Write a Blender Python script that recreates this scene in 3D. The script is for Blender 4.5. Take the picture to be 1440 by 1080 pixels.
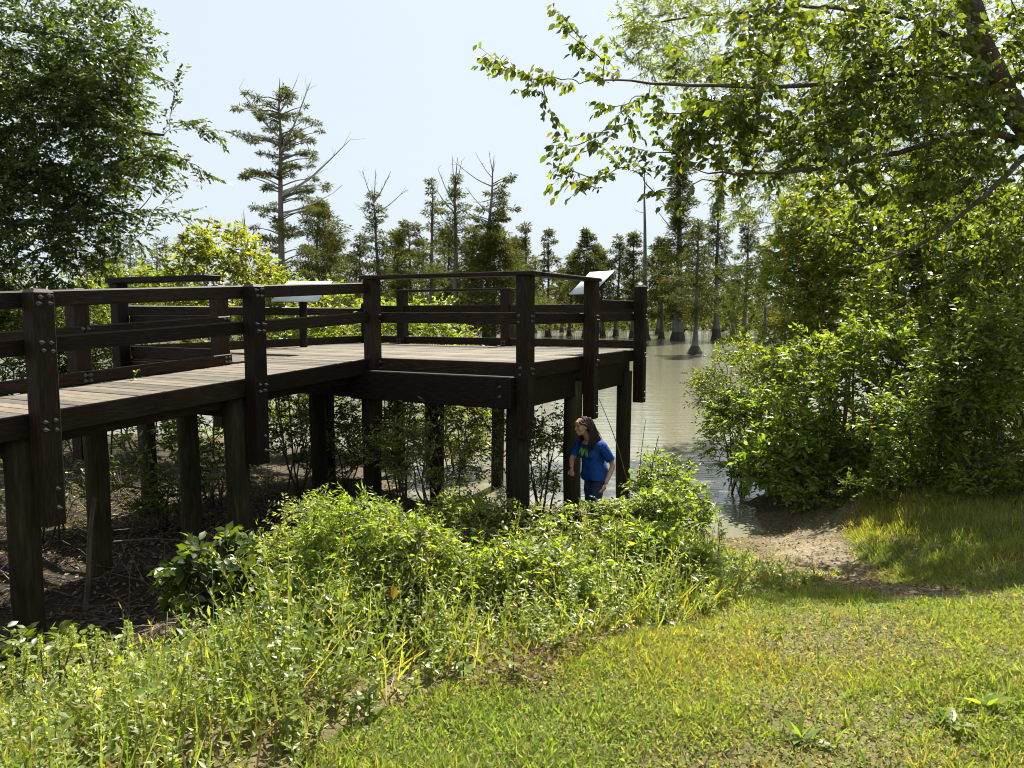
import bpy, bmesh, math, random
import numpy as np
from mathutils import Vector, Matrix

# ------------------------------------------------------------------ camera, sky, sun, exposure
for o in list(bpy.data.objects): bpy.data.objects.remove(o)
SC = bpy.context.scene
COL = SC.collection
EYE = 3.15                      # eye height above the lake, metres
FPX, PITCH = 1060.0, math.radians(5.4)
cam = bpy.data.cameras.new('camera'); camo = bpy.data.objects.new('camera', cam); COL.objects.link(camo)
camo.location = (0, 0, EYE); camo.rotation_euler = (math.pi/2 - PITCH, 0, 0)
cam.sensor_width = 36; cam.lens = 36*FPX/1440; cam.clip_end = 3000; cam.clip_start = .05
SC.camera = camo
SUN_EL, SUN_AZ = math.radians(54), math.radians(24)
w = bpy.data.worlds.new('World'); SC.world = w; w.use_nodes = True
nt = w.node_tree; bg = nt.nodes['Background']
sk = nt.nodes.new('ShaderNodeTexSky'); sk.sky_type = 'NISHITA'; sk.sun_disc = False
sk.sun_elevation = SUN_EL; sk.sun_rotation = SUN_AZ; sk.air_density = 1.0; sk.dust_density = 4.0; sk.ozone_density = 1.5; sk.altitude = 50
hz = nt.nodes.new('ShaderNodeMix'); hz.data_type = 'RGBA'; hz.inputs['Factor'].default_value = .9
hz.inputs['B'].default_value = (5.45, 6.15, 6.7, 1)      # thin even overcast veil in front of the blue
nt.links.new(sk.outputs[0], hz.inputs['A']); nt.links.new(hz.outputs['Result'], bg.inputs[0])
bg.inputs[1].default_value = 0.0445
sl = bpy.data.lights.new('sun', 'SUN'); slo = bpy.data.objects.new('sun', sl); COL.objects.link(slo)
SDIR = Vector((math.sin(SUN_AZ)*math.cos(SUN_EL), math.cos(SUN_AZ)*math.cos(SUN_EL), math.sin(SUN_EL)))
slo.rotation_euler = SDIR.to_track_quat('Z', 'Y').to_euler(); slo.location = (0, 0, 40)
sl.energy = 5.0; sl.angle = math.radians(.6); sl.color = (1, .95, .86)
SC.view_settings.view_transform = 'Standard'; SC.view_settings.look = 'None'
SC.view_settings.exposure = 1.75; SC.view_settings.gamma = 1; SC.view_settings.use_curve_mapping = False
SC.render.engine = 'CYCLES'
SC.cycles.use_denoising = True; SC.cycles.filter_width = 1.05
SC.cycles.max_bounces = 7; SC.cycles.diffuse_bounces = 3; SC.cycles.glossy_bounces = 3; SC.cycles.transmission_bounces = 4
SC.cycles.caustics_reflective = False; SC.cycles.caustics_refractive = False; SC.cycles.sample_clamp_indirect = 4

# ------------------------------------------------------------------ helpers
def ray(u, v):
    a = (u-720)/FPX; t = (v-540)/FPX
    return np.array([a, math.cos(PITCH)-t*math.sin(PITCH), -math.sin(PITCH)-t*math.cos(PITCH)])
def at(u, v, D):
    d = ray(u, v); d = d*(D/d[1]); return np.array([d[0], d[1], EYE+d[2]])
def sstep(a, b, x):
    t = np.clip((x-a)/(b-a), 0, 1); return t*t*(3-2*t)
SX = [-60, 0, 3, 4.2, 5, 5.8, 7, 8.8, 11.3, 13, 16, 25, 60, 108, 124, 140, 300, 900]
SZ = [1.9, 1.55, 1.43, 1.27, 1.06, .80, .46, .28, .05, -.10, -.3, -.8, -1.2, -.9, -.08, .3, .8, 1.5]
def terr(x, y):
    x = np.asarray(x, float); y = np.asarray(y, float)
    s = y-0.12*np.clip(x, -8, 8)+.8*np.clip(-x-1, 0, 4)*sstep(2.2, 4.5, y)
    z = np.interp(s, SX, SZ)
    zr = np.interp(y, [0, 5, 9, 14, 22, 30], [1.55, 1.3, .95, .55, .3, -.6])
    wr = sstep(3.6, 6.0, x-.12*np.maximum(0, y-10))*(y < 40)
    z = np.maximum(z, z*(1-wr)+zr*wr)
    zl = np.interp(y, [5.5, 7.5, 10, 14, 17, 20], [-.1, .32, .28, .16, .04, -.2])+.2*sstep(5, 9, -x)*(y < 19)
    wl = sstep(.6, 3.4, -x)*(y < 40)
    z = np.maximum(z, z*(1-wl)+zl*wl)
    z = z-.19*np.exp(-((x-3.1)/.9)**2-((y-10.7)/1.4)**2)
    n = .018*np.sin(3.1*x+1.7*y)+.014*np.sin(5.3*y-2.2*x+1)+.01*np.sin(9.1*x+4)*np.sin(8.3*y)
    return z+n*sstep(-.6, .3, z)
def ground_at(u, v):
    d = ray(u, v); lo = 1.0
    for D in np.arange(1.5, 30, .03):
        p = d*(D/d[1]); 
        if EYE+p[2] < terr(p[0], p[1]): return np.array([p[0], p[1]])
    return p[:2]

def tag(o, label=None, cat=None, group=None, kind=None):
    if label: o['label'] = label
    if cat: o['category'] = cat
    if group: o['group'] = group
    if kind: o['kind'] = kind
    return o
def empty(name, loc=(0,0,0), rz=0):
    o = bpy.data.objects.new(name, None); o.location = loc; o.rotation_euler = (0,0,rz); o.empty_display_size = .2
    COL.objects.link(o); return o
def link(name, me, mat=None, parent=None):
    o = bpy.data.objects.new(name, me)
    if mat is not None and len(me.materials) == 0: me.materials.append(mat)
    COL.objects.link(o)
    if parent is not None: o.parent = parent
    return o
def mesh_np(name, V, tris=None, quads=None, col=None, smooth=False):
    V = np.asarray(V, np.float32); me = bpy.data.meshes.new(name)
    nt_ = 0 if tris is None else len(tris); nq = 0 if quads is None else len(quads)
    loops = []
    if nt_: loops.append(np.asarray(tris, np.int32).ravel())
    if nq: loops.append(np.asarray(quads, np.int32).ravel())
    loops = np.concatenate(loops)
    me.vertices.add(len(V)); me.vertices.foreach_set('co', V.ravel())
    me.loops.add(len(loops)); me.loops.foreach_set('vertex_index', loops)
    me.polygons.add(nt_+nq)
    st = np.concatenate([np.arange(nt_)*3, nt_*3+np.arange(nq)*4]).astype(np.int32)
    me.polygons.foreach_set('loop_start', st)
    if smooth: me.polygons.foreach_set('use_smooth', np.ones(nt_+nq, bool))
    if col is not None:
        a = me.attributes.new('Col', 'FLOAT_COLOR', 'POINT')
        c = np.ones((len(V), 4), np.float32); c[:, :3] = col; a.data.foreach_set('color', c.ravel())
    me.update(calc_edges=True); me.validate()
    return me
def nrm(a): return a/np.maximum(np.linalg.norm(a, axis=-1, keepdims=True), 1e-9)

class Leaves:
    """collects leaf blades: position, axis, normal, length, width ratio, colour"""
    T2V = np.array([[0,0,0],[.42,.5,.12],[1,0,-.05],[.42,-.5,.12]]); T2F = np.array([[0,2,1],[0,3,2]])
    T8V = np.array([[0,0,0],[.22,.36,.10],[.55,.46,.10],[1,0,-.12],[.55,-.46,.10],[.22,-.36,.10],[.25,0,.0],[.6,0,.0]])
    T8F = np.array([[0,6,1],[1,6,7],[1,7,2],[2,7,3],[0,5,6],[6,5,4],[6,4,7],[7,4,3]])
    TBV = np.array([[0,.5,0],[0,-.5,0],[.55,.4,.0],[.55,-.4,.0],[1,0,-.16]]); TBF = np.array([[0,1,3],[0,3,2],[2,3,4]])
    def __init__(s): s.d = {}
    def add(s, P, D, N, L, W, C, kind='2'):
        n = len(P)
        if n == 0: return
        L = np.broadcast_to(L, n); W = np.broadcast_to(W, n); C = np.broadcast_to(C, (n, 3))
        s.d.setdefault(kind, []).append((P, D, N, L.copy(), W.copy(), C.copy()))
    def mesh(s, name):
        Vs, Fs, Cs, off = [], [], [], 0
        for k, lst in s.d.items():
            tv, tf = {'2': (s.T2V, s.T2F), '8': (s.T8V, s.T8F), 'b': (s.TBV, s.TBF)}[k]
            P, D, N, L, W, C = [np.concatenate([q[i] for q in lst]) for i in range(6)]
            D = nrm(D); Y = nrm(np.cross(N, D)); Z = np.cross(D, Y)
            V = P[:, None]+(D[:, None]*tv[None, :, 0:1]+Y[:, None]*tv[None, :, 1:2]*W[:, None, None]+Z[:, None]*tv[None, :, 2:3]*(W[:, None, None] if k != 'b' else 1.))*L[:, None, None]
            m = len(tv); Vs.append(V.reshape(-1, 3)); Cs.append(np.repeat(C, m, 0))
            F = (tf[None]+(np.arange(len(P))*m)[:, None, None]).reshape(-1, 3)+off
            Fs.append(F); off += len(P)*m
        return mesh_np(name, np.concatenate(Vs), tris=np.concatenate(Fs), col=np.concatenate(Cs))
class Tubes:
    def __init__(s, sides=5): s.V, s.F, s.off, s.k = [], [], 0, sides
    def add(s, pts, rad, sides=None, cap=False, flute=None):
        k = sides or s.k; pts = np.asarray(pts, float); n = len(pts); rad = np.broadcast_to(rad, n)
        t = np.gradient(pts, axis=0); t = nrm(t)
        ref = np.array([0, 0, 1.]) if abs(t[0, 2]) < .9 else np.array([1., 0, 0])
        a = nrm(np.cross(np.broadcast_to(ref, t.shape), t)); b = np.cross(t, a)
        th = np.arange(k)*2*math.pi/k
        r = rad[:, None]*np.ones(k)[None]
        if flute is not None: r = r*flute(th, n)
        R = pts[:, None]+(a[:, None]*np.cos(th)[None, :, None]+b[:, None]*np.sin(th)[None, :, None])*r[:, :, None]
        s.V.append(R.reshape(-1, 3))
        i = np.arange(n-1)[:, None]*k; j = np.arange(k)[None]; j2 = (j+1) % k
        q = np.stack([i+j, i+j2, i+k+j2, i+k+j], -1).reshape(-1, 4)+s.off
        s.F.append(q); s.off += n*k
        if cap:
            c = s.off; s.V.append(pts[-1:]); s.off += 1
            base = c-k
            s.F.append(np.stack([base+np.arange(k), base+(np.arange(k)+1) % k, np.full(k, c), np.full(k, c)], -1))
    def mesh(s, name, smooth=True):
        F = np.concatenate(s.F); tri = F[F[:, 2] == F[:, 3]][:, :3]; qd = F[F[:, 2] != F[:, 3]]
        return mesh_np(name, np.concatenate(s.V), tris=tri if len(tri) else None, quads=qd, smooth=smooth)

# ------------------------------------------------------------------ materials
def mat(name):
    m = bpy.data.materials.new(name); m.use_nodes = True
    return m, m.node_tree, m.node_tree.nodes['Principled BSDF']
def noise(nt, scale, detail=6, coord='Object', sc=(1,1,1), rough=.6):
    tc = nt.nodes.new('ShaderNodeTexCoord'); mp = nt.nodes.new('ShaderNodeMapping'); mp.inputs['Scale'].default_value = sc
    n = nt.nodes.new('ShaderNodeTexNoise'); n.inputs['Scale'].default_value = scale; n.inputs['Detail'].default_value = detail; n.inputs['Roughness'].default_value = rough
    nt.links.new(tc.outputs[coord], mp.inputs[0]); nt.links.new(mp.outputs[0], n.inputs['Vector']); return n
def ramp(nt, src, stops):
    r = nt.nodes.new('ShaderNodeValToRGB'); e = r.color_ramp.elements
    while len(e) < len(stops): e.new(.5)
    for i, (p, c) in enumerate(stops): e[i].position = p; e[i].color = (*c, 1)
    nt.links.new(src, r.inputs[0]); return r
def bump(nt, src, b, strength=.3, dist=.01):
    n = nt.nodes.new('ShaderNodeBump'); n.inputs['Strength'].default_value = strength; n.inputs['Distance'].default_value = dist
    nt.links.new(src, n.inputs['Height']); nt.links.new(n.outputs[0], b.inputs['Normal'])
def leaf_mat(name, trans=.45, tint=(1.25, 1.35, .45), rough=.42, spec=.45):
    m, nt, b = mat(name)
    a = nt.nodes.new('ShaderNodeAttribute'); a.attribute_name = 'Col'
    nt.links.new(a.outputs['Color'], b.inputs['Base Color']); b.inputs['Roughness'].default_value = rough; b.inputs['Specular IOR Level'].default_value = spec
    mul = nt.nodes.new('ShaderNodeMix'); mul.data_type = 'RGBA'; mul.blend_type = 'MULTIPLY'; mul.inputs['Factor'].default_value = 1
    mul.inputs['B'].default_value = (*tint, 1); nt.links.new(a.outputs['Color'], mul.inputs['A'])
    tr = nt.nodes.new('ShaderNodeBsdfTranslucent'); nt.links.new(mul.outputs['Result'], tr.inputs[0])
    mx = nt.nodes.new('ShaderNodeMixShader'); mx.inputs[0].default_value = trans
    nt.links.new(b.outputs[0], mx.inputs[1]); nt.links.new(tr.outputs[0], mx.inputs[2])
    nt.links.new(mx.outputs[0], nt.nodes['Material Output'].inputs[0]); return m
M_LEAF = leaf_mat('leaf', .5, (2.3, 2.35, .55), .42, .42)
M_LEAFD = leaf_mat('leaf_dense', .45, (2.1, 2.1, .45), .4, .4)
M_GRASS = leaf_mat('grass_blade', .48, (1.8, 1.85, .5), .6, .15)
M_CYP = leaf_mat('cypress_foliage', .34, (1.6, 1.6, .45), .7, .08)
def wood(name, sc, c0, c1, c2, rough=.6, bs=.6, nscale=5, spec=.14):
    m, nt, b = mat(name)
    n = noise(nt, nscale, 8, 'Object', sc, .65); r = ramp(nt, n.outputs[0], [(.3, c0), (.55, c1), (.75, c2)])
    n2 = noise(nt, 1.3, 3, 'Object'); mx = nt.nodes.new('ShaderNodeMix'); mx.data_type = 'RGBA'; mx.blend_type = 'MULTIPLY'; mx.inputs['Factor'].default_value = .6
    r2 = ramp(nt, n2.outputs[0], [(.3, (.55,.55,.55)), (.7, (1.25,1.2,1.1))])
    nt.links.new(r.outputs[0], mx.inputs['A']); nt.links.new(r2.outputs[0], mx.inputs['B'])
    oi = nt.nodes.new('ShaderNodeObjectInfo'); r3 = ramp(nt, oi.outputs['Random'], [(0, (.6,.6,.62)), (.5, (1,.98,.95)), (1, (1.5,1.42,1.3))]); mx3 = nt.nodes.new('ShaderNodeMix'); mx3.data_type = 'RGBA'; mx3.blend_type = 'MULTIPLY'; mx3.inputs['Factor'].default_value = 1
    nt.links.new(mx.outputs['Result'], mx3.inputs['A']); nt.links.new(r3.outputs[0], mx3.inputs['B']); nt.links.new(mx3.outputs['Result'], b.inputs['Base Color'])
    b.inputs['Roughness'].default_value = rough; b.inputs['Specular IOR Level'].default_value = spec
    bump(nt, n.outputs[0], b, bs, .006); return m
DK = ((.005,.0032,.002), (.017,.0106,.0063), (.048,.031,.019))
W_X = wood('stained_timber_along', (1.2, 14, 14), *DK); W_Y = wood('stained_timber_across', (14, 1.2, 14), *DK); W_Z = wood('stained_timber_upright', (14, 14, 1.2), *DK)
W_DECK = wood('weathered_deck_board', (16, 1.0, 16), (.048,.042,.034), (.13,.117,.096), (.22,.20,.165), .75, .5)
W_PILE = wood('treated_pile', (9, 9, .8), (.012,.011,.006), (.027,.025,.013), (.06,.053,.028), .9, .5, 4, .2)
def plain(name, c, rough=.5, metal=0, spec=.5):
    m, nt, b = mat(name); b.inputs['Base Color'].default_value = (*c, 1); b.inputs['Roughness'].default_value = rough
    b.inputs['Metallic'].default_value = metal; b.inputs['Specular IOR Level'].default_value = spec
    n = noise(nt, 30, 3); r = ramp(nt, n.outputs[0], [(.3, tuple(x*.75 for x in c)), (.7, tuple(min(1, x*1.15) for x in c))]); nt.links.new(r.outputs[0], b.inputs['Base Color'])
    return m
M_BOLT = plain('galvanised_steel', (.13,.13,.13), .55, .5)
def bark(name, c0, c1, s=6):
    m, nt, b = mat(name); n = noise(nt, s, 8, 'Object', (1, 1, .18), .7); r = ramp(nt, n.outputs[0], [(.35, c0), (.65, c1)])
    nt.links.new(r.outputs[0], b.inputs['Base Color']); b.inputs['Roughness'].default_value = .9; b.inputs['Specular IOR Level'].default_value = .2
    bump(nt, n.outputs[0], b, .7, .02); return m
M_BARK = bark('bark_brown', (.035,.028,.02), (.10,.08,.06)); M_CBARK = bark('cypress_bark', (.05,.05,.042), (.13,.127,.11), 2)
M_DEAD = bark('bleached_deadwood', (.16,.15,.13), (.34,.32,.29), 8); M_BUTT = bark('wet_cypress_bark', (.02,.018,.014), (.06,.052,.042), 2)
M_TWIG = bark('twig_bark', (.05,.04,.03), (.16,.13,.10), 20)

# ------------------------------------------------------------------ ground and water
def axis(fine0, fine1, step, lo, hi):
    g = [fine0]; s = step
    while g[-1] > lo: s *= 1.25; g.append(g[-1]-s)
    h = [fine1]; s = step
    while h[-1] < hi: s *= 1.25; h.append(h[-1]+s)
    return np.array(g[::-1]+list(np.arange(fine0+step, fine1-step/2, step))+h)
def build_ground():
    xs = axis(-10, 9, .09, -900, 900); ys = axis(1.2, 18, .09, -40, 1400)
    X, Y = np.meshgrid(xs, ys); Z = terr(X, Y)
    nx, ny = len(xs), len(ys)
    i = (np.arange(ny-1)[:, None]*nx+np.arange(nx-1)[None]).ravel()
    q = np.stack([i, i+1, i+nx+1, i+nx], -1)
    rng = np.random.default_rng(1)
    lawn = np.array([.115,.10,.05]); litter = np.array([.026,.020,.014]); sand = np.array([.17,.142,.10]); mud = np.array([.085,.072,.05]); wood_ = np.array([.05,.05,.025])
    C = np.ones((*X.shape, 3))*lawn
    under = sstep(5.0, 6.2, Y-.12*X)*sstep(1.9, .9, X+.0*Y)  # leaf litter zone, its colour lowered further to stand in for under-deck shade
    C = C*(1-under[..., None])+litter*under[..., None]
    # beaten sandy path from the lawn to the water
    path = np.array([[3.3, 5.75], [3.25, 6.6], [3.55, 8], [3.7, 9.6], [3.6, 11.5], [3.2, 13.5]]); wid = [.36, .36, .36, .5, .8, 1.4]
    d = np.full(X.shape, 9.)
    for k in range(len(path)-1):
        a, b = path[k], path[k+1]; t = np.clip(((X-a[0])*(b-a)[0]+(Y-a[1])*(b-a)[1])/((b-a)**2).sum(), 0, 1)
        dd = np.hypot(X-a[0]-t*(b-a)[0], Y-a[1]-t*(b-a)[1])/(wid[k]*(1-t)+wid[k+1]*t); d = np.minimum(d, dd)
    wob = .3*np.sin(3.7*X+2*Y)*np.sin(2.9*Y-1.3*X)+.18*np.sin(9*X+5*Y)
    pm = sstep(1.25, .55, d+wob)
    C = C*(1-pm[..., None])+sand*pm[..., None]
    wet = sstep(.30, .02, Z)*(Y > 5)
    C = C*(1-wet[..., None])+mud*wet[..., None]
    far = sstep(40, 100, Y); C = C*(1-far[..., None])+wood_*far[..., None]
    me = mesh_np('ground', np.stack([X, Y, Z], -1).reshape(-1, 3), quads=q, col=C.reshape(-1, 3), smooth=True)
    m, nt, b = mat('soil_and_sand')
    a = nt.nodes.new('ShaderNodeAttribute'); a.attribute_name = 'Col'
    n = noise(nt, 14, 10, 'Object', (1,1,1), .75); n2 = noise(nt, 2.2, 4)
    r = ramp(nt, n.outputs[0], [(.3, (.45,.43,.4)), (.5, (.95,.95,.95)), (.72, (1.5,1.45,1.35))])
    r2 = ramp(nt, n2.outputs[0], [(.35, (.75,.75,.72)), (.65, (1.15,1.12,1.05))])
    p = a.outputs['Color']
    for rr in (r, r2):
        mx = nt.nodes.new('ShaderNodeMix'); mx.data_type = 'RGBA'; mx.blend_type = 'MULTIPLY'; mx.inputs['Factor'].default_value = 1
        nt.links.new(p, mx.inputs['A']); nt.links.new(rr.outputs[0], mx.inputs['B']); p = mx.outputs['Result']
    nt.links.new(p, b.inputs['Base Color']); b.inputs['Roughness'].default_value = .95; b.inputs['Specular IOR Level'].default_value = .15
    bump(nt, n.outputs[0], b, .8, .03)
    o = link('ground', me, m); tag(o, 'lake bank with mown lawn, sandy path and leaf litter darkened for shade below the deck', 'ground', kind='structure')
build_ground()
def build_water():
    V = np.array([[-900, 8, 0], [900, 8, 0], [900, 300, 0], [-900, 300, 0]]); me = mesh_np('water', V, quads=[[0,1,2,3]])
    m, nt, b = mat('murky_lake_water'); b.inputs['Base Color'].default_value = (.15,.145,.10, 1); b.inputs['Roughness'].default_value = .05; b.inputs['IOR'].default_value = 1.333
    b.inputs['Specular IOR Level'].default_value = .8
    n = noise(nt, 1.6, 4, 'Object', (.35, 1.3, 1), .55); n2 = noise(nt, 7, 3, 'Object', (.3, 1.2, 1), .5)
    ad = nt.nodes.new('ShaderNodeMath'); ad.operation = 'MULTIPLY_ADD'; ad.inputs[1].default_value = .35
    nt.links.new(n2.outputs[0], ad.inputs[0]); nt.links.new(n.outputs[0], ad.inputs[2])
    bump(nt, ad.outputs[0], b, .4, .05)
    tag(link('water', me, m), 'murky green lake water rippling behind the platform', 'water', kind='structure')
build_water()

# ------------------------------------------------------------------ boardwalk (local x along the walk, local y to its far side)
def chamfer_box(x0, x1, y0, y1, z0, z1, c=.006, slope=0.):
    bm = bmesh.new(); vs = []
    for x in (x0, x1):
        for y in (y0, y1):
            for z in (z0, z1): vs.append(bm.verts.new((x, y, z+slope*x)))
    for f in ((0,1,3,2), (4,6,7,5), (0,4,5,1), (2,3,7,6), (0,2,6,4), (1,5,7,3)): bm.faces.new([vs[i] for i in f])
    bmesh.ops.recalc_face_normals(bm, faces=bm.faces)
    if c: bmesh.ops.bevel(bm, geom=bm.edges[:], offset=c, segments=1, affect='EDGES')
    me = bpy.data.meshes.new('timber'); bm.to_mesh(me); bm.free(); return me
C1 = np.array([-1.81, 10.1]); AX = np.array([.4726, .881])
BW = empty('boardwalk', (C1[0], C1[1], 0), math.atan2(AX[1], AX[0]))
tag(BW, 'dark stained timber boardwalk with railed viewing platform on piles at the lake edge', 'boardwalk')
ROT = Matrix.Rotation(math.atan2(AX[1], AX[0]), 3, 'Z')
def bw_world(x, y, z=0): v = ROT @ Vector((x, y, 0)); return np.array([C1[0]+v.x, C1[1]+v.y, z])
def bw_local(P): v = ROT.transposed() @ Vector((P[0]-C1[0], P[1]-C1[1], 0)); return v.x, v.y
DZ, SL = 2.55, .05
bolt_me = None
def make_bolt():
    bm = bmesh.new()
    bmesh.ops.create_cone(bm, cap_ends=True, segments=10, radius1=.021, radius2=.021, depth=.006, matrix=Matrix.Translation((0,0,.003)))
    bmesh.ops.create_cone(bm, cap_ends=True, segments=6, radius1=.014, radius2=.014, depth=.014, matrix=Matrix.Translation((0,0,.013)))
    bmesh.ops.create_cone(bm, cap_ends=True, segments=8, radius1=.008, radius2=.007, depth=.034, matrix=Matrix.Translation((0,0,.03)))
    me = bpy.data.meshes.new('bolt'); bm.to_mesh(me); bm.free(); me.materials.append(M_BOLT); return me
bolt_me = make_bolt()
def bolt(parent, x, y, z, face):
    o = link('bolt', bolt_me, None, parent); o.location = (x, y, z); s = random.uniform(.72, .92)
    o.scale = (s, s, s*random.uniform(.8, 1.25))
    o.rotation_euler = {'-y': (math.pi/2, 0, 0), '+y': (-math.pi/2, 0, 0), '-x': (0, -math.pi/2, 0), '+x': (0, math.pi/2, 0)}[face]
random.seed(4)
def timber(name, x0, x1, y0, y1, z0, z1, m, c=.006, slope=0., label=None):
    j = random.uniform(-.004, .004)
    o = link(name, chamfer_box(x0, x1, y0, y1, z0+j, z1+j, c, slope), m, BW)
    return o
def post(x, y, z0, z1, s=.17, capc=True):
    """square post, chamfered pyramid top"""
    bm = bmesh.new(); h = s/2; rings = [(z0, h), (z1-.03, h), (z1, h-.035)] if capc else [(z0, h), (z1, h)]
    prev = None
    for z, r in rings:
        ring = [bm.verts.new((x+a*r, y+b*r, z)) for a, b in ((-1,-1), (1,-1), (1,1), (-1,1))]
        if prev is None: bm.faces.new(ring[::-1])
        else:
            for i in range(4): bm.faces.new((prev[i], prev[(i+1) % 4], ring[(i+1) % 4], ring[i]))
        prev = ring
    bm.faces.new(prev)
    bm.edges.ensure_lookup_table()
    bmesh.ops.bevel(bm, geom=[e for e in bm.edges if abs(e.verts[0].co.z-e.verts[1].co.z) > .2], offset=.008, segments=1, affect='EDGES')
    me = bpy.data.meshes.new('post'); bm.to_mesh(me); bm.free()
    return link('post', me, W_Z, BW)
def pile(x, y, ztop, r=.14, lean=(0, 0)):
    P = bw_world(x, y); g = float(terr(P[0], P[1]))-.35
    zs = np.linspace(g, ztop, 6); tb = Tubes(14)
    pts = [(x+lean[0]*(ztop-z)+.008*math.sin(3*z+x), y+lean[1]*(ztop-z)+.008*math.cos(2*z+y), z) for z in zs]
    tb.add(pts, np.linspace(r*.93, r, 6), cap=True, flute=lambda th, n: 1+.015*np.sin(3*th+x)[None]*np.ones((n, 1)))
    return link('pile', tb.mesh('pile'), W_PILE, BW)
zr = lambda x: DZ+SL*min(x, 0)
# deck boards of the ramped walk
for k in range(64):
    x1 = -.006-k*.146; x0 = x1-.139
    if x0 < -9.2: break
    xm = (x0+x1)/2; jz = random.uniform(-.003, .003)
    o = link('deck_board', chamfer_box(-.0695, .0695, .045, 1.357, -.04+jz, 0+jz, .004, SL), W_DECK, BW); o.location = (xm, random.uniform(-.006, .006), zr(xm))
# platform boards and the far bay
for k in range(27):
    x0 = .004+k*.146
    if x0+.139 > 3.93: break
    o = link('deck_board', chamfer_box(0, .139, -2.24, 3.44, -.04, random.uniform(-.003, .002), .004), W_DECK, BW); o.location = (x0, random.uniform(-.006, .006), DZ)
for k in range(9):
    x1 = -.008-k*.146
    if x1-.139 < -1.30: break
    o = link('deck_board', chamfer_box(-.139, 0, 1.42, 3.44, -.04, random.uniform(-.003, .002), .004), W_DECK, BW); o.location = (x1, 0, DZ-.03)
# ramp: near side
for i, x in enumerate((-8.7, -6.55, -4.45, -2.19)):
    z = zr(x); p = post(x, -.087, z-.93, z+1.015)
    for hz_, n in ((.955, 2), (.895, 2), (.585, 2), (.515, 2), (-.06, 2), (-.13, 2)):
        for k in range(n): bolt(p, x-.04+.08*k+random.uniform(-.012, .012), -.172, z+hz_+random.uniform(-.008, .008), '-y')
    for hz_ in (-.62, -.78): bolt(p, x+.02, -.172, z+hz_, '-y')
    pile(x-.07, .18, z-.205, .128, (0, 0))
    pile(x+(1.3 if i == 2 else .2), 1.3, z-.3, .12)
def rails(xs, y0, y1, hs, m=W_X, slope=SL, zb=None, name='rail'):
    for a, b in zip(xs[:-1], xs[1:]):
        for h0, h1 in hs: 
            n = name if h0 > .3 else ('toe_board' if h0 > -.02 else 'fascia_board')
            timber(n, a+.003, b-.003, y0, y1, DZ+h0, DZ+h1, m, .013 if h0 > .3 else .008, slope)
rails((-8.7, -6.55, -4.45, -2.19, -.09), .0, .04, ((.86, 1.0), (.48, .62), (-.2, -.002)))
# ramp: far side
for x in (-7.0, -5.07, -3.15, -1.3):
    z = zr(x); p = post(x, 1.487, z-.8, z+1.015)
    for hz_ in (.59, .52, .10, .04):
        for k in range(2): bolt(p, x-.03+.06*k, 1.357, z+hz_, '-y')
rails((-9.0, -7.0, -5.07, -3.15, -1.22), 1.36, 1.4, ((.86, 1.0), (.5, .62), (.005, .14), (-.2, -.045)))
for y in (.25, .6, .95, 1.25): timber('joist', -9, -.05, y, y+.05, DZ-.32, DZ-.043, W_X, .004, SL)
for x in (-6.6, -4.42, -2.2): timber('girder', x-.05, x+.05, .33, 1.33, zr(x)-.44, zr(x)-.325, W_Y, .006)
# near wing of the platform (faces the camera)
pc1 = post(-.087, .0, DZ-.95, DZ+1.03, capc=False); pc2 = post(-.087, -2.28, DZ-.9, DZ+1.03, capc=False); pc3 = post(1.75, -2.367, DZ-.88, DZ+1.03, capc=False); pc4 = post(3.86, -2.367, DZ-.87, DZ+1.05)
timber('cap_rail', -.2, .05, -2.44, .12, DZ+1.031, DZ+1.085, W_Y, .008)
timber('cap_rail', .053, 1.88, -2.47, -2.24, DZ+1.033, DZ+1.083, W_X, .008)
timber('rail', .0, .042, -2.19, -.003, DZ+.46, DZ+.60, W_Y)
timber('fascia_board', -.002, .002, -2.19, -.003, DZ-.19, DZ-.002, W_Y, .0) if False else timber('fascia_board', -.045, -.003, -2.19, -.09, DZ-.19, DZ+.004, W_Y)
timber('beam', -.30, -.175, -2.19, .22, DZ-.53, DZ-.15, W_Y, .01)
for k in range(2): bolt(pc2, -.30, -2.05, DZ-.27-.12*k, '-x')
for pp, x, y, f in ((pc1, -.174, 0, '-x'), (pc2, -.174, -2.28, '-x')):
    for h in (.57, .49, -.05, -.13): bolt(pp, x, y+random.uniform(.02, .05), DZ+h, f)
for pp, x in ((pc2, -.087), (pc3, 1.75), (pc4, 3.86)):
    for h in (.56, .5, -.06, -.12, -.7, -.8): bolt(pp, x+random.uniform(-.03, .03), -2.454 if pp is not pc2 else -2.366, DZ+h, '-y')
for h in (.57, .49, -.05, -.13): bolt(pc1, -.05, -.087, DZ+h, '-y')
rails((.0, 1.75, 3.9), -2.282, -2.242, ((.46, .60), (-.19, -.003)), slope=0)
timber('rail', 1.84, 3.78, -2.282, -2.242, DZ+.645, DZ+.79, W_X)
timber('beam', .05, 3.85, -2.2, -2.08, DZ-.56, DZ-.2, W_X)
# lake end
for y in (.2, 2.52): 
    p = post(3.99, y, DZ-.7, DZ+1.0, capc=False)
    for h in (.08, .03): bolt(p, 3.857, y+.03, DZ+h, '-x'); bolt(p, 3.857, y-.03, DZ+h, '-x')
post(3.99, 3.40, DZ-.7, DZ+.8)
timber('cap_rail', 3.9, 4.1, .08, 2.64, DZ+1.001, DZ+1.045, W_Y, .006)
for a, b in ((-2.23, .2), (.2, 2.52), (2.52, 3.44)):
    for h0, h1, n in ((.60, .74, 'rail'), (.01, .145, 'toe_board'), (-.2, -.045, 'fascia_board')): timber(n, 3.945, 3.985, a+.003, b-.003, DZ+h0, DZ+h1, W_Y)
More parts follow.
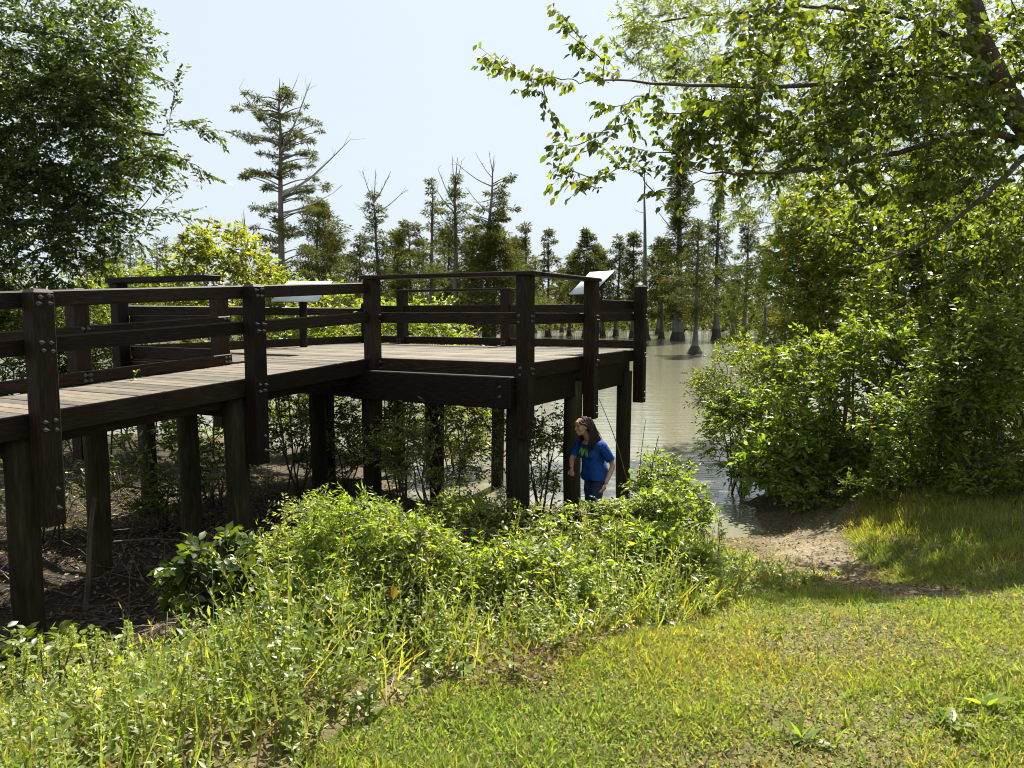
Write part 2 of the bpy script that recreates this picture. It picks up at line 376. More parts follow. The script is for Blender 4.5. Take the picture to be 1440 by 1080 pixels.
# far side and far bay
post(-1.3, 3.48, DZ-.8, DZ+1.0, capc=False); post(1.3, 3.57, DZ-.8, DZ+.72)
timber('cap_rail', -1.42, -1.16, 1.6, 3.6, DZ+1.002, DZ+1.08, W_Y, .008)
for h0, h1, n in ((.48, .60, 'rail'), (.0, .16, 'toe_board'), (-.2, -.045, 'fascia_board')): timber(n, -1.22, -1.18, 1.58, 3.39, DZ-.03+h0, DZ-.03+h1, W_Y)
rails((-1.2, 1.3, 3.9), 3.45, 3.485, ((.56, .70), (.0, .14), (-.2, -.045)), slope=0)
for y in np.arange(-1.9, 3.4, .62): timber('joist', .02, 3.9, y, y+.05, DZ-.3, DZ-.043, W_X, .004)
for y in (1.9, 2.6, 3.2): timber('joist', -1.15, -.0, y, y+.05, DZ-.3, DZ-.075, W_X, .004)
for x in (.25, 1.75, 3.6): timber('girder', x-.06, x+.06, -2.2, 3.4, DZ-.58, DZ-.305, W_Y)
for x, y, r in ((.0, .12, .13), (.02, -2.13, .15), (.3, -2.0, .12), (1.68, -2.13, .13), (3.72, -2.16, .125), (3.75, .25, .12), (3.75, 2.45, .11), (3.72, 1.7, .11),
                (1.84, 2.7, .11), (1.6, 2.35, .13), (-1.1, 3.3, .12), (.3, 1.35, .12), (1.7, .2, .12)):
    pile(x, y, DZ-.35, r)

# ------------------------------------------------------------------ information signs
M_PANEL, _nt, _b = mat('white_sign_panel'); _n = noise(_nt, 6, 4); _r = ramp(_nt, _n.outputs[0], [(.3, (.42,.47,.52)), (.7, (.55,.59,.62))]); _nt.links.new(_r.outputs[0], _b.inputs['Base Color']); _b.inputs['Roughness'].default_value = .3
def sign(label, center, sh, width, depth_h, rise, base):
    t = empty('information_sign', tuple(base)); sh = nrm(np.array([sh[0], sh[1], 0.])); wv = np.array([-sh[1], sh[0], 0])
    c = np.array(center)-base; s = sh*depth_h+np.array([0, 0, rise]); n = nrm(np.cross(s, wv)); n = n if n[2] > 0 else -n
    def slab(name, sw, th, off, m):
        V = [c+a*s*sw/2+b*wv*width*sw/2+n*(off+k*th) for k in (0, 1) for a, b in ((-1,-1), (1,-1), (1,1), (-1,1))]
        return link(name, mesh_np(name, V, quads=[[0,3,2,1],[4,5,6,7],[0,1,5,4],[1,2,6,5],[2,3,7,6],[3,0,4,7]]), m, t)
    slab('panel', 1.0, .012, .0, M_PANEL)
    slab('backing_frame', .9, .03, -.034, W_Z)
    tb = Tubes(4); foot = np.array([c[0], c[1], 0.]); tb.add([foot, c-n*.05], .07)
    link('post', tb.mesh('post', False), W_Z, t)
    tag(t, label, 'sign', 'white information panels on the platform')
P = at(425, 410, 13.2); Bs = P.copy(); Bs[2] = DZ
sign('white tilted information panel beyond the boardwalk rail, lying almost level', P, (.25, 1), .88, .55, .36, Bs)
P = at(832, 398, 11.35); Bs = P.copy(); Bs[2] = DZ
sign('white steeply tilted information panel behind the outer corner posts of the platform', P, (.8, .6), .52, .42, .34, Bs)

# ------------------------------------------------------------------ vegetation tools
UP = np.array([0, 0, 1.])
def rnd_dir(rng, n): return nrm(rng.normal(size=(n, 3)))
def spray_template(rng, twigs, per, tl, spread=.9):
    """leafy twig spray growing along +X, unit metres: leaf P, D, N and twig segments"""
    P, D, N, TP, TD, TL = [], [], [], [], [], []
    for k in range(twigs):
        base = np.array([rng.uniform(-.3, .25)*tl, 0, 0]); d = nrm(np.array([1, rng.normal(0, spread), rng.normal(0, spread*.6)]))
        L = tl*rng.uniform(.5, 1.1); side = nrm(np.cross(d, UP+.1*rng.normal(size=3)))
        TP.append(base); TD.append(d); TL.append(L)
        for j in range(per):
            f = (j+.6)/per; sgn = 1 if j % 2 else -1
            P.append(base+d*L*f); D.append(nrm(d*.55+side*sgn*.8+rng.normal(0, .28, 3))); N.append(nrm(UP*.8+rng.normal(0, .55, 3)))
    return [np.array(q) for q in (P, D, N, TP, TD)]+[np.array(TL)]
def frame(d):
    d = nrm(d); y = nrm(np.cross(np.broadcast_to(UP, d.shape)+1e-3, d)); z = np.cross(d, y); return np.stack([d, y, z], -1)   # columns
def foliage(lv, rng, pos, dirs, tl, twigs, per, leaf, wr, cols, droop=.25, kind='2', scale=(.75, 1.25), spread=.9, twigc=(.07,.055,.04), tvar=6, colfn=None):
    tmpl = [spray_template(rng, twigs, per, tl, spread) for _ in range(tvar)]
    which = rng.integers(0, tvar, len(pos)); cols = np.asarray(cols, float)
    for t in range(tvar):
        sel = np.where(which == t)[0]
        if len(sel) == 0: continue
        P, D, N, TP, TD, TL = tmpl[t]; R = frame(dirs[sel]); s = rng.uniform(*scale, len(sel))
        def tr(Q): return np.einsum('nij,mj->nmi', R, Q)
        WP = pos[sel][:, None]+tr(P)*s[:, None, None]; WD = tr(D); n, m = WP.shape[:2]
        WD = nrm(WD-UP*droop*rng.uniform(.3, 1.6, (n, m, 1))); WN = nrm(np.broadcast_to(N[None], (n, m, 3))+rng.normal(0, .35, (n, m, 3)))
        ci = rng.choice(len(cols), (n, m), p=None); c = cols[ci]*rng.uniform(.75, 1.25, (n, m, 1))*rng.uniform(.85, 1.15, (n, 1, 1))
        if colfn is not None: c = colfn(WP, c, rng)
        keep = rng.random((n, m)) < .93
        lv.add(WP[keep], WD[keep], WN[keep], (leaf*rng.uniform(.6, 1.2, (n, m)))[keep], wr, c[keep], kind)
        tp = pos[sel][:, None]+tr(TP)*s[:, None, None]; td = tr(TD); k = tp.shape[1]
        lv.add(tp.reshape(-1, 3), td.reshape(-1, 3), rnd_dir(rng, n*k), (np.broadcast_to(TL[None], (n, k))*s[:, None]).ravel(), .022, np.array(twigc), '2')
def grow(tb, rng, nodes, targets, r_tip=.006, k_r=.010, sag=.06, sides=3):
    """join every target to the nearest point of the growing skeleton; returns outward directions"""
    nodes = [np.asarray(n, float) for n in nodes]; NP = np.array([n[:3] for n in nodes])
    T = np.asarray(targets, float); d0 = np.array([np.min(np.linalg.norm(NP-t, axis=1)) for t in T]); order = np.argsort(d0)
    dirs = np.zeros_like(T); buf = np.zeros((len(NP)+len(T)*4, 3)); buf[:len(NP)] = NP; cnt = len(NP)
    for i in order:
        t = T[i]; dd = np.linalg.norm(buf[:cnt]-t, axis=1)+np.maximum(0, buf[:cnt, 2]-t[2])*.8
        j = int(np.argmin(dd)); b = buf[j]; L = np.linalg.norm(t-b)
        f = np.linspace(0, 1, 5)[:, None]; bend = rng.normal(0, .07*L, 3); bend[2] += sag*L
        pts = b+(t-b)*f+np.sin(f*math.pi)*bend
        tb.add(pts, np.linspace(r_tip+k_r*L, r_tip, 5), sides)
        dirs[i] = nrm(pts[-1]-pts[-2]); buf[cnt:cnt+4] = pts[1:]; cnt += 4
    return dirs
def in_ellipsoids(rng, ell, n, shell=.0):
    """n points spread over a union of ellipsoids (centre, radii); shell>0 pushes them outwards"""
    vol = np.array([np.prod(e[1])**.75 for e in ell]); k = rng.choice(len(ell), n, p=vol/vol.sum())
    r = rng.random(n)**(1/3)
    if shell: r = shell+(1-shell)*r
    c = np.array([e[0] for e in ell]); a = np.array([e[1] for e in ell])
    return c[k]+rnd_dir(rng, n)*r[:, None]*a[k]
def ell_px(u, v, D, ru, rv, rd):
    return (at(u, v, D), np.array([ru*D/FPX, rd, rv*D/FPX]))
def polyline(pts, n=8):
    pts = np.asarray(pts, float); t = np.linspace(0, len(pts)-1, n*(len(pts)-1)+1); i = np.minimum(t.astype(int), len(pts)-2); f = (t-i)[:, None]
    p0 = pts[np.maximum(i-1, 0)]; p1 = pts[i]; p2 = pts[i+1]; p3 = pts[np.minimum(i+2, len(pts)-1)]
    return .5*((2*p1)+(-p0+p2)*f+(2*p0-5*p1+4*p2-p3)*f**2+(-p0+3*p1-3*p2+p3)*f**3)
def tree(name, label, cat, seed, limbs, ell, ntgt, tl, twigs, per, leaf, wr, cols, lm, droop=.25, kind='2', shell=.0, group=None, bark=None, extra=None, zmin=None, k_r=.010, spread=.9, colfn=None):
    """limbs: list of (points, r0, r1); first one is the trunk from the ground"""
    rng = np.random.default_rng(seed); base = np.array(limbs[0][0][0], float); root = empty(name, tuple(base)); tag(root, label, cat, group)
    tb = Tubes(8); nodes = []
    for pts, r0, r1 in limbs:
        p = polyline(pts, 6); p = p+rng.normal(0, .012, p.shape)*np.linspace(0, 1, len(p))[:, None]
        tb.add(p-base, np.linspace(r0, r1, len(p)), 8 if r0 > .06 else 5); nodes += [tuple(q) for q in p[len(p)//4 if pts is limbs[0][0] else 0:]]
    T = in_ellipsoids(rng, ell, ntgt, shell)
    if extra is not None: T = np.concatenate([T, extra])
    if zmin is not None: T[:, 2] = np.maximum(T[:, 2], terr(T[:, 0], T[:, 1])+zmin)
    tb2 = Tubes(4); dirs = grow(tb2, rng, nodes, T, k_r=k_r)
    tb2.V = [v-base for v in tb2.V]
    link('trunk' if cat == 'tree' else 'stem', tb.mesh('trunk'), bark or M_BARK, root); tag(link('branches', tb2.mesh('branches'), bark or M_BARK, root), kind='stuff')
    lv = Leaves(); foliage(lv, rng, T, dirs, tl, twigs, per, leaf, wr, cols, droop, kind, spread=spread, colfn=colfn)
    for k in lv.d: lv.d[k] = [(q[0]-base,)+q[1:] for q in lv.d[k]]
    tag(link('crown', lv.mesh('crown'), lm, root), kind='stuff')
    return root
def gz(x, y): return np.array([x, y, float(terr(x, y))])
def below(P, dz=-.1): g = gz(P[0], P[1]); g[2] += dz; return g

GREEN = [(.075,.10,.016), (.095,.12,.018), (.06,.085,.016), (.115,.135,.022)]
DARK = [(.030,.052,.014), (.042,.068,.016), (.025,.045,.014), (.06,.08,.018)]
YEL = [(.125,.15,.02), (.105,.14,.02), (.15,.155,.022), (.09,.125,.018), (.17,.13,.018)]
BRIGHT = [(.105,.155,.02), (.13,.175,.025), (.085,.13,.018), (.16,.19,.03)]
PALE = [(.16,.185,.05), (.19,.21,.065), (.13,.155,.042), (.21,.22,.08)]

# ------------------------------------------------------------------ bald cypresses in the lake
def lake_D(base_y): return EYE*FPX/(base_y-440)
def cypress(label, x, base_y, top_y, hw=30, crown_y=420, live_top=None, n=26, seed=0, clumps=None, dead=(), group='bald cypresses standing in the lake', dens=1., name='cypress_tree', lean=0., narrow=None, flare=2.6):
    rng = np.random.default_rng(seed+100); D = lake_D(base_y); m = D/FPX; B = at(x, base_y, D); B[2] = -.3
    top = at(x+lean, top_y, D)[2]; H = top-B[2]; root = empty(name, tuple(B)); tag(root, label, 'tree', group)
    r0 = max(.10, .011*H+.05); f = np.array([0, .02, .05, .09, .14, .2, .35, .5, .65, .8, .92, 1.]); rad = r0*np.array([flare, flare*.9, flare*.7, 1.7, 1.3, 1.08, .9, .75, .58, .4, .22, .06])
    px = np.cumsum(rng.normal(0, .006*H, len(f)))*f; tr = np.stack([px+lean*m*f, np.cumsum(rng.normal(0, .006*H, len(f)))*f, f*H], -1)
    ph = rng.uniform(0, 6)
    fl = lambda th, nn: 1+(.22*np.sin(5*th+ph)+.1*np.sin(8*th))[None]*np.interp(np.arange(nn), [0, 3, 6], [1, .5, 0])[:, None]
    tb = Tubes(14); tb.add(tr, rad, flute=fl); cut = 4
    tk = tb.mesh('trunk'); tk.materials.append(M_CBARK); tk.materials.append(M_BUTT)
    zc = np.array([p.center.z for p in tk.polygons]); tk.polygons.foreach_set('material_index', (zc < min(.085*H, 1.6)).astype(np.int32))
    link('trunk', tk, None, root)
    def trunk_at(z): return np.array([np.interp(z, tr[:, 2], tr[:, 0]), np.interp(z, tr[:, 2], tr[:, 1]), z])
    br = Tubes(5); dd = Tubes(4); lv = Leaves(); C = []
    if clumps is not None:
        for (u, v, r) in clumps:
            p = at(u, v, D)-B; p[1] += rng.normal(0, .5*abs(p[0])+.3)
            for _ in range(4): C.append((p+rng.normal(0, .85, 3)*r*m*np.array([1, 1, .9]), r*m*rng.uniform(.35, .7)))
    else:
        n = int(n*2.0); gap = rng.uniform(.45, 1.15, 9); asym = rng.uniform(0, 6.28)
        zt = at(x, live_top or top_y, D)[2]-B[2]; zb = max(.5, at(x, crown_y, D)[2]-B[2]); W = hw*m
        for k in range(n):
            g = (k+rng.random())/n; z = zb+(zt-zb)*g; prof = min(1, (1.03-g)*1.3)**.7*(.7+.3*min(1, g/.2))*gap[int(g*8.99)]
            if narrow: prof = prof*np.interp(g, *narrow)
            a = k*2.4+rng.normal(0, .5); R = W*prof*rng.uniform(.35, 1.15)*(1+.3*math.cos(a-asym))
            if rng.random() < .16: continue
            C.append((trunk_at(z)+np.array([math.cos(a)*R, math.sin(a)*R, -.04*R]), W*rng.uniform(.14, .40)*(.55+.45*prof)))
    for p, r in C:
        s = trunk_at(np.clip(p[2]-.28*math.hypot(p[0], p[1]), .12*H, .97*H)); mid = (s+p)/2+np.array([0, 0, .06*np.linalg.norm(p-s)])
        br.add(polyline([s, mid, p], 3), np.linspace(.035*r0/.2+.01, .012, 7)*1.2, 4)
        nn = int(max(34, 112*dens*min(1.8, (r/.5)**1.2))); q = rnd_dir(rng, nn)*(rng.random((nn, 1))**.45)*np.array([1.2, 1.2, .55])*r
        ax = nrm(q*np.array([1, 1, .5])+nrm(p-s)*.4*r+rng.normal(0, .5*r, (nn, 3))-UP*.28*r)
        base = np.array([[.058,.068,.018], [.075,.083,.02], [.044,.054,.016], [.11,.095,.022]])[rng.choice(4, nn, p=[.35, .3, .25, .1])]
        lv.add(p+q, ax, nrm(UP+rng.normal(0, .6, (nn, 3))), rng.uniform(.16, .40, nn)*max(.6, min(1.5, D/62)), .24, base*rng.uniform(.75, 1.3, (nn, 1)), '2')
    for d in dead:
        (u0, v0, u1, v1) = d[:4]; a = at(u0, v0, D)-B; b = at(u1, v1, D)-B; b[1] += rng.normal(0, .8); a = trunk_at(np.clip(a[2], .1*H, .98*H)); L = np.linalg.norm(b-a)
        pl = polyline([a, a+(b-a)*.45+np.array([0, 0, -.06*L]), b], 4); dd.add(pl, np.linspace(.018*L+.025, .018, 9), 5)
        for k in range(int(3+L)):
            i = rng.integers(3, 9); e = pl[i]+nrm((b-a)/L+rng.normal(0, .55, 3)+UP*.25)*rng.uniform(.1, .28)*L; dd.add([pl[i], (pl[i]+e)/2+rng.normal(0, .03, 3), e], [.022, .016, .010], 3)
    if C: tag(link('branches', br.mesh('branches'), M_CBARK, root), kind='stuff'); tag(link('crown', lv.mesh('crown'), M_CYP, root), kind='stuff')
    if dead: tag(link('dead_branches', dd.mesh('dead_branches'), M_DEAD, root), kind='stuff')
    return root
cypress('tallest cypress, layered crown with long bare limb reaching out over the boardwalk rail', 400, 489, 112, seed=1, dens=1.5,
    clumps=[(350,144,11),(367,158,13),(409,137,12),(403,155,14),(385,170,12),(420,165,9),(359,203,15),(381,197,12),(412,183,15),(445,190,11),(430,200,13),(434,222,11),(398,211,15),(410,235,12),(350,238,14),(366,256,15),(387,247,13),(437,268,13),(417,258,13),
            (425,282,11),(387,294,13),(375,312,13),(415,310,15),(392,330,16),(420,345,16),(385,355,16),(405,375,18),(380,385,15),(428,380,15)],
    dead=[(399,196,341,128),(403,277,494,197),(405,215,440,122),(401,160,414,108),(398,170,388,142),(400,270,365,258),(408,300,464,268)])
cypress('wide cypress crowding the foot of the tallest one, seen above the white panel', 446, 484, 284, 52, 420, n=34, seed=2, dens=1.3)
cypress('cypress with forked bare tips just above the platform corner post', 535, 483, 262, 30, 410, live_top=272, n=24, seed=3, dead=[(535,285,512,242),(535,285,530,240),(536,285,549,240),(536,300,566,268),(534,320,506,290)])
cypress('short cypress half hidden between the tallest and the forked cypress', 506, 478, 330, 26, 415, n=18, seed=4)
cypress('leaning narrow cypress, first of the three tall ones over the platform', 609, 483, 252, 24, 410, n=24, seed=5, lean=-8)
cypress('squat cypress filling the gap beside the leaning narrow cypress', 577, 480, 312, 40, 430, n=26, seed=6, dens=1.2)
cypress('tall cypress with thin bare spire, middle of the three over the platform', 642, 487, 222, 36, 400, live_top=245, n=26, seed=7, dead=[(641,275,637,222),(641,290,616,238),(640,300,606,255),(643,270,650,228),(641,330,612,290)])
cypress('half dead cypress with pale bare top and foliage only on one flank', 684, 485, 217, seed=8, dens=1.4, clumps=[(716,256,9),(714,275,12),(706,288,12),(700,268,8),(698,305,13),(682,313,12),(676,320,10),(692,322,12),(706,310,8)],
    dead=[(684,262,643,232),(684,250,672,222),(684,245,696,228),(684,300,655,265),(685,280,664,282),(684,240,688,216)])
cypress('broad low cypress with dark fluted foot seen through the platform rails', 694, 487, 330, 78, 462, n=60, seed=9, dens=1.7)
cypress('slim pointed cypress behind the front corner post of the platform', 737, 478, 315, 22, 430, n=20, seed=10)
cypress('slim pointed cypress over the short side of the platform', 770, 474, 323, 24, 430, n=22, seed=11)
cypress('bushy cypress rising behind the steeply tilted white panel', 823, 474, 323, 33, 425, n=30, seed=12, dens=1.3)
cypress('open cypress next to the bare pole trunk', 866, 473, 333, 24, 430, n=22, seed=13)
cypress('dense cypress directly behind the last post of the platform', 889, 475, 330, 27, 435, n=26, seed=14, dens=1.2)
cypress('bare pole of a dead cypress without any crown', 906, 478, 232, seed=15, clumps=[], dead=[(906,300,893,295),(907,330,896,322),(906,270,911,250)], name='cypress_snag')
cypress('cypress with foliage clinging up its tall trunk under the overhanging leaves', 953, 479, 150, 46, 450, live_top=190, n=58, seed=16, dens=1.3, narrow=([0, .45, .5, 1], [1.1, 1., .38, .6]), dead=[(953,330,918,297),(953,310,922,270)])
cypress('small near cypress with clean pale trunk and dark cone foot in open water', 977, 498, 308, 40, 452, n=34, seed=17, dens=1.2, flare=4.2)
cypress('tall thin cypress with two bare prongs nearest the wooded bank', 1007, 479, 246, 26, 425, live_top=285, n=28, seed=18, dead=[(1007,290,1001,247),(1008,300,1018,268),(1008,330,1030,380)], dens=1.1)
cypress('slender cypress partly screened by the wooded bank beside the lake', 1046, 476, 300, 30, 430, n=24, seed=19)
cypress('dead cypress spikes poking above the yellow-green thicket', 349, 478, 300, seed=20, clumps=[], dead=[(349,330,340,303),(349,335,347,300),(349,340,362,312),(349,345,367,318)], name='cypress_snag')
FAR = ['leftmost far cypress beside the dark leafy tree', 'far cypress second from the dark leafy tree, slightly taller', 'far cypress third from the dark leafy tree', 'far cypress in the middle of the distant row past the boardwalk', 'slim far cypress just past the middle of the distant row', 'first of the twin slim far cypresses', 'second of the twin slim far cypresses', 'low far cypress against the thicket edge', 'far cypress half buried by the yellow-green thicket']
for i, (u, by, ty, hw) in enumerate(((128,470,338,20),(150,472,326,22),(170,470,342,18),(190,473,330,20),(205,470,345,14),(222,472,336,15),(238,472,336,15),(268,470,362,16),(292,470,350,18))):
    cypress(FAR[i], u, by, ty, hw, 410, n=16, dens=.5, seed=30+i, group='far cypresses past the boardwalk', lean=(i % 3)*2-2)
DIST = ['distant hazy cypress under the wide cypress', 'distant hazy cypress behind the short half hidden cypress', 'distant hazy cypress between forked and squat cypress', 'distant hazy cypress between squat and leaning cypress', 'distant hazy cypress between leaning and spired cypress', 'distant hazy cypress between spired and half dead cypress', 'distant hazy cypress beyond the broad low cypress', 'distant hazy cypress between the two slim pointed ones', 'lowest distant cypress before the bushy cypress', 'distant hazy cypress between bushy and open cypress', 'distant hazy cypress between pole trunk and ivy-clad trunk', 'distant hazy cypress past the two-pronged cypress', 'distant hazy cypress mostly hidden by the wooded bank']
for i, (u, by, ty, hw) in enumerate(((478,468,362,30),(500,469,350,28),(556,468,345,30),(592,468,340,32),(625,469,335,32),(664,468,340,34),(718,468,345,28),(752,468,360,24),(790,467,372,24),(845,468,352,28),(925,470,345,28),(1030,470,355,30),(1075,470,345,30))):
    cypress(DIST[i], u, by, ty, hw, 440, n=16, dens=.5, seed=60+i, group='distant cypresses across the lake')
for i, (u, by, ty, hw, lb) in enumerate(((470,476,325,40,'ragged cypress behind the wide crowding cypress'),(560,477,328,40,'ragged cypress filling in beside the forked cypress'),(628,476,318,36,'ragged cypress between the leaning and spired ones'),(664,478,322,40,'ragged cypress in front of the half dead one'),(722,475,335,36,'ragged cypress between the broad low one and the front post'),(800,472,360,30,'ragged low cypress by the tilted panel'),(848,473,345,30,'ragged cypress between the bushy and the open cypress'),(930,476,335,36,'ragged cypress between the bare pole and the leafy trunk'))):
    cypress(lb, u, by, ty, hw, 448, n=26, seed=90+i, dens=1.2, lean=(i % 3-1)*4)
def far_woods():
    rng = np.random.default_rng(77); lv = Leaves(); n = 46000
    x = rng.uniform(-150, 150, n); y = rng.uniform(126, 165, n); g = terr(x, y)
    h = 2.0+6.0*sstep(127, 150, y)*(1+.45*np.sin(x*.21)+.35*np.sin(x*.53+1)+.3*np.sin(x*1.3+2)); z = g+np.abs(h)*rng.random(n)**.7
    c = np.array([[.05,.06,.018], [.065,.072,.02], [.04,.05,.016], [.085,.08,.024]])[rng.integers(0, 4, n)]*rng.uniform(.7, 1.3, (n, 1))
    lv.add(np.stack([x, y, z], -1), nrm(rng.normal(size=(n, 3))+UP*.3), rnd_dir(rng, n), rng.uniform(.6, 1.4, n), .5, c)
    tag(link('far_woods', lv.mesh('far_woods'), M_CYP), 'low band of wooded swamp along the far shore', 'woods', kind='stuff')
far_woods()

# ------------------------------------------------------------------ big leafy tree beyond the boardwalk on the left
g0 = gz(-12.2, 14.5); D_ = 13.5
def px3(*L): return [at(*q) for q in L]
T_ = at(-170, 260, 14.3)
extra = np.concatenate([at(u, v, 13.2)[None] for u, v in ((302,187),(290,185),(275,178),(262,172),(284,238),(268,230),(252,225),(230,215),(246,122),(232,112),(236,300),(252,302),(222,290),(212,68),(200,40),(188,18),(170,8),(206,95),(240,160),(205,325),(190,335),(170,350))])
tree('broadleaf_tree', 'large dark leafy tree beyond the boardwalk with feathered twigs against the sky', 'tree', 5,
    [([g0, (g0+T_)/2+np.array([.2, 0, 0]), T_, at(-120, 60, 14.3), at(-60, -120, 14)], .22, .07), ([T_, at(-20, 190, 14), at(110, 175, 13.5), at(230, 190, 13.2)], .09, .02), ([T_, at(-10, 310, 13.8), at(80, 310, 13.5), at(170, 300, 13.4)], .08, .02), ([at(-120, 60, 14.2), at(0, 40, 14), at(120, 60, 13.6)], .08, .02)],
    [ell_px(20, 90, 13.8, 170, 150, 1.8), ell_px(100, 210, 13.6, 130, 95, 1.5), ell_px(20, 320, 13.6, 150, 95, 1.5), ell_px(130, 110, 13.4, 70, 90, .8), ell_px(180, 205, 13.3, 70, 45, .6), ell_px(120, 300, 13.5, 80, 50, .8), ell_px(-120, 200, 14.5, 150, 250, 1.8)],
    1600, .5, 4, 14, .105, .44, DARK+[(.05,.07,.016)], M_LEAFD, .3, extra=extra, colfn=lambda P, c, r: c)
# thicket behind the boardwalk
def shrub(label, seed, u, v, D, ru, rv, rd, n, leaf, cols, lm=M_LEAF, wr=.42, tl=.3, twigs=4, per=9, name='shrub', stems=5, kind='2', group=None, droop=.15, cat='shrub', shell=.5, cone=False):
    rng = np.random.default_rng(seed); c, a = ell_px(u, v, D, ru, rv, rd); b = below(c, -.05)
    ell = [(c, a)]+[(c+rnd_dir(rng, 1)[0]*a*.75, a*rng.uniform(.35, .6)) for _ in range(4)]
    L = []
    for k in range(stems):
        o = b+np.append(rng.normal(0, .12*a[0]+.03, 2), 0); o[2] = float(terr(o[0], o[1]))-.05; t = c+rnd_dir(rng, 1)[0]*a*.55; L.append(([o, (o+t)/2+rng.normal(0, .1*a[0], 3), t], .012+.012*a[2], .006))
    return tree(name, label, cat, seed, L, ell, int(n*DENS), tl, twigs, per, leaf, wr, cols, lm, droop, kind, shell, group, zmin=.06, k_r=.006)
DENS = 1.7
G1 = 'sunlit thicket behind the boardwalk'
shrub('tall yellow-green shrub topping the thicket over the boardwalk rail', 11, 315, 385, 15.5, 75, 62, 1.0, 120, .12, YEL, group=G1)
shrub('yellow-green shrub under the lying white panel', 12, 410, 450, 15.2, 90, 60, .9, 110, .12, YEL+BRIGHT, group=G1)
shrub('yellow-green shrub seen between the two platform uprights', 13, 560, 462, 17.5, 95, 38, .9, 100, .12, YEL+BRIGHT, group=G1)
shrub('yellow-green shrub low at the water side of the thicket', 14, 625, 478, 18.5, 45, 28, .6, 40, .11, YEL+BRIGHT, group=G1)
shrub('green shrub beside the dark leafy tree, over the boardwalk', 15, 190, 420, 16, 80, 45, 1.0, 100, .11, BRIGHT+YEL, group=G1)
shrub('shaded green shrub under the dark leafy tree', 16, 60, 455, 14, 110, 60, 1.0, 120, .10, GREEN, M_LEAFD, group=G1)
shrub('bright shrub seen under the boardwalk between far piles', 17, 190, 560, 14.5, 90, 80, .8, 70, .11, BRIGHT+GREEN, group=G1)
shrub('yellowing shrub behind the middle piles', 18, 330, 550, 16, 110, 100, .9, 150, .11, GREEN+YEL, group=G1)
shrub('leafy shrub beyond the platform, seen under the face beam', 19, 640, 590, 15, 55, 62, .7, 90, .10, YEL+GREEN, group=G1)
shrub('leafy shrub at the water seen between the rear piles', 20, 500, 590, 16, 80, 70, .7, 90, .10, GREEN+DARK, group=G1)

shrub('dark green shrub closing the view under the leafy tree at the picture edge', 21, 0, 500, 13.5, 90, 70, .9, 130, .10, GREEN+DARK, M_LEAFD, group=G1)
shrub('dark green shrub low behind the ramp posts', 22, 120, 505, 14.5, 80, 50, .8, 110, .10, GREEN+DARK, M_LEAFD, group=G1)
# ------------------------------------------------------------------ wooded bank on the right
G2 = 'shrubs on the wooded bank'
YG = YEL[:4]+GREEN
shrub('bright green shrub at the very edge of the water', 31, 1045, 615, 13, 48, 62, .6, 100, .095, BRIGHT, wr=.4, group=G2)
shrub('large-leaved bright green shrub overhanging the sandy shore', 32, 1125, 640, 12, 76, 62, .8, 85, .13, BRIGHT, wr=.45, group=G2, kind='8', per=7)
shrub('feathery light green bush leaning over the lake', 33, 1042, 545, 14, 62, 62, .7, 120, .09, BRIGHT+YEL, wr=.3, group=G2)
shrub('yellow-green shrub above the feathery bush', 34, 1105, 445, 17.2, 90, 105, 1.1, 230, .12, YG, group=G2)
shrub('tall yellow-green shrub rising to the overhanging branches', 35, 1200, 375, 15.4, 105, 120, 1.2, 270, .12, YEL+GREEN, group=G2)
shrub('broad green shrub mass behind the large-leaved shrub', 36, 1220, 560, 12, 120, 110, 1.1, 210, .115, GREEN+BRIGHT+YEL[:1], group=G2)
shrub('vine covered shrub mass halfway up the wooded bank', 37, 1320, 440, 12.8, 120, 130, 1.1, 230, .12, GREEN+YEL[:3]+BRIGHT[:2], group=G2, kind='8', per=7)
shrub('shaded green shrub over the lawn margin', 38, 1330, 610, 10.2, 115, 80, .9, 190, .095, GREEN+BRIGHT, M_LEAF, group=G2)
shrub('dark green shrub closing the bank by the lawn', 39, 1440, 560, 9.2, 115, 140, 1.0, 210, .10, GREEN+BRIGHT[:2]+DARK[:1], M_LEAF, group=G2)
shrub('yellow-green crown of leaves bridging bank shrubs and overhanging branches', 40, 1290, 345, 14.6, 130, 75, 1.0, 230, .115, YEL[:3]+GREEN, group=G2)
shrub('tall green shrub at the picture edge reaching into the canopy', 44, 1410, 400, 12.0, 80, 125, .9, 210, .115, GREEN+YEL[:2]+DARK[:1], group=G2)
# ivy-dark tree behind
g1 = gz(9.0, 16); 
tree('vine_draped_tree', 'dark vine-draped tree rising behind the bank shrubs', 'tree', 41, [([g1, at(1312, 330, 15.4), at(1305, 180, 15.4), at(1290, 20, 15.4)], .17, .06)],
    [ell_px(1315, 290, 15.2, 50, 90, .6), ell_px(1330, 200, 15.2, 60, 90, .7), ell_px(1390, 300, 15, 70, 90, .7)], 190, .35, 5, 11, .10, .5, DARK, M_LEAFD, .35)
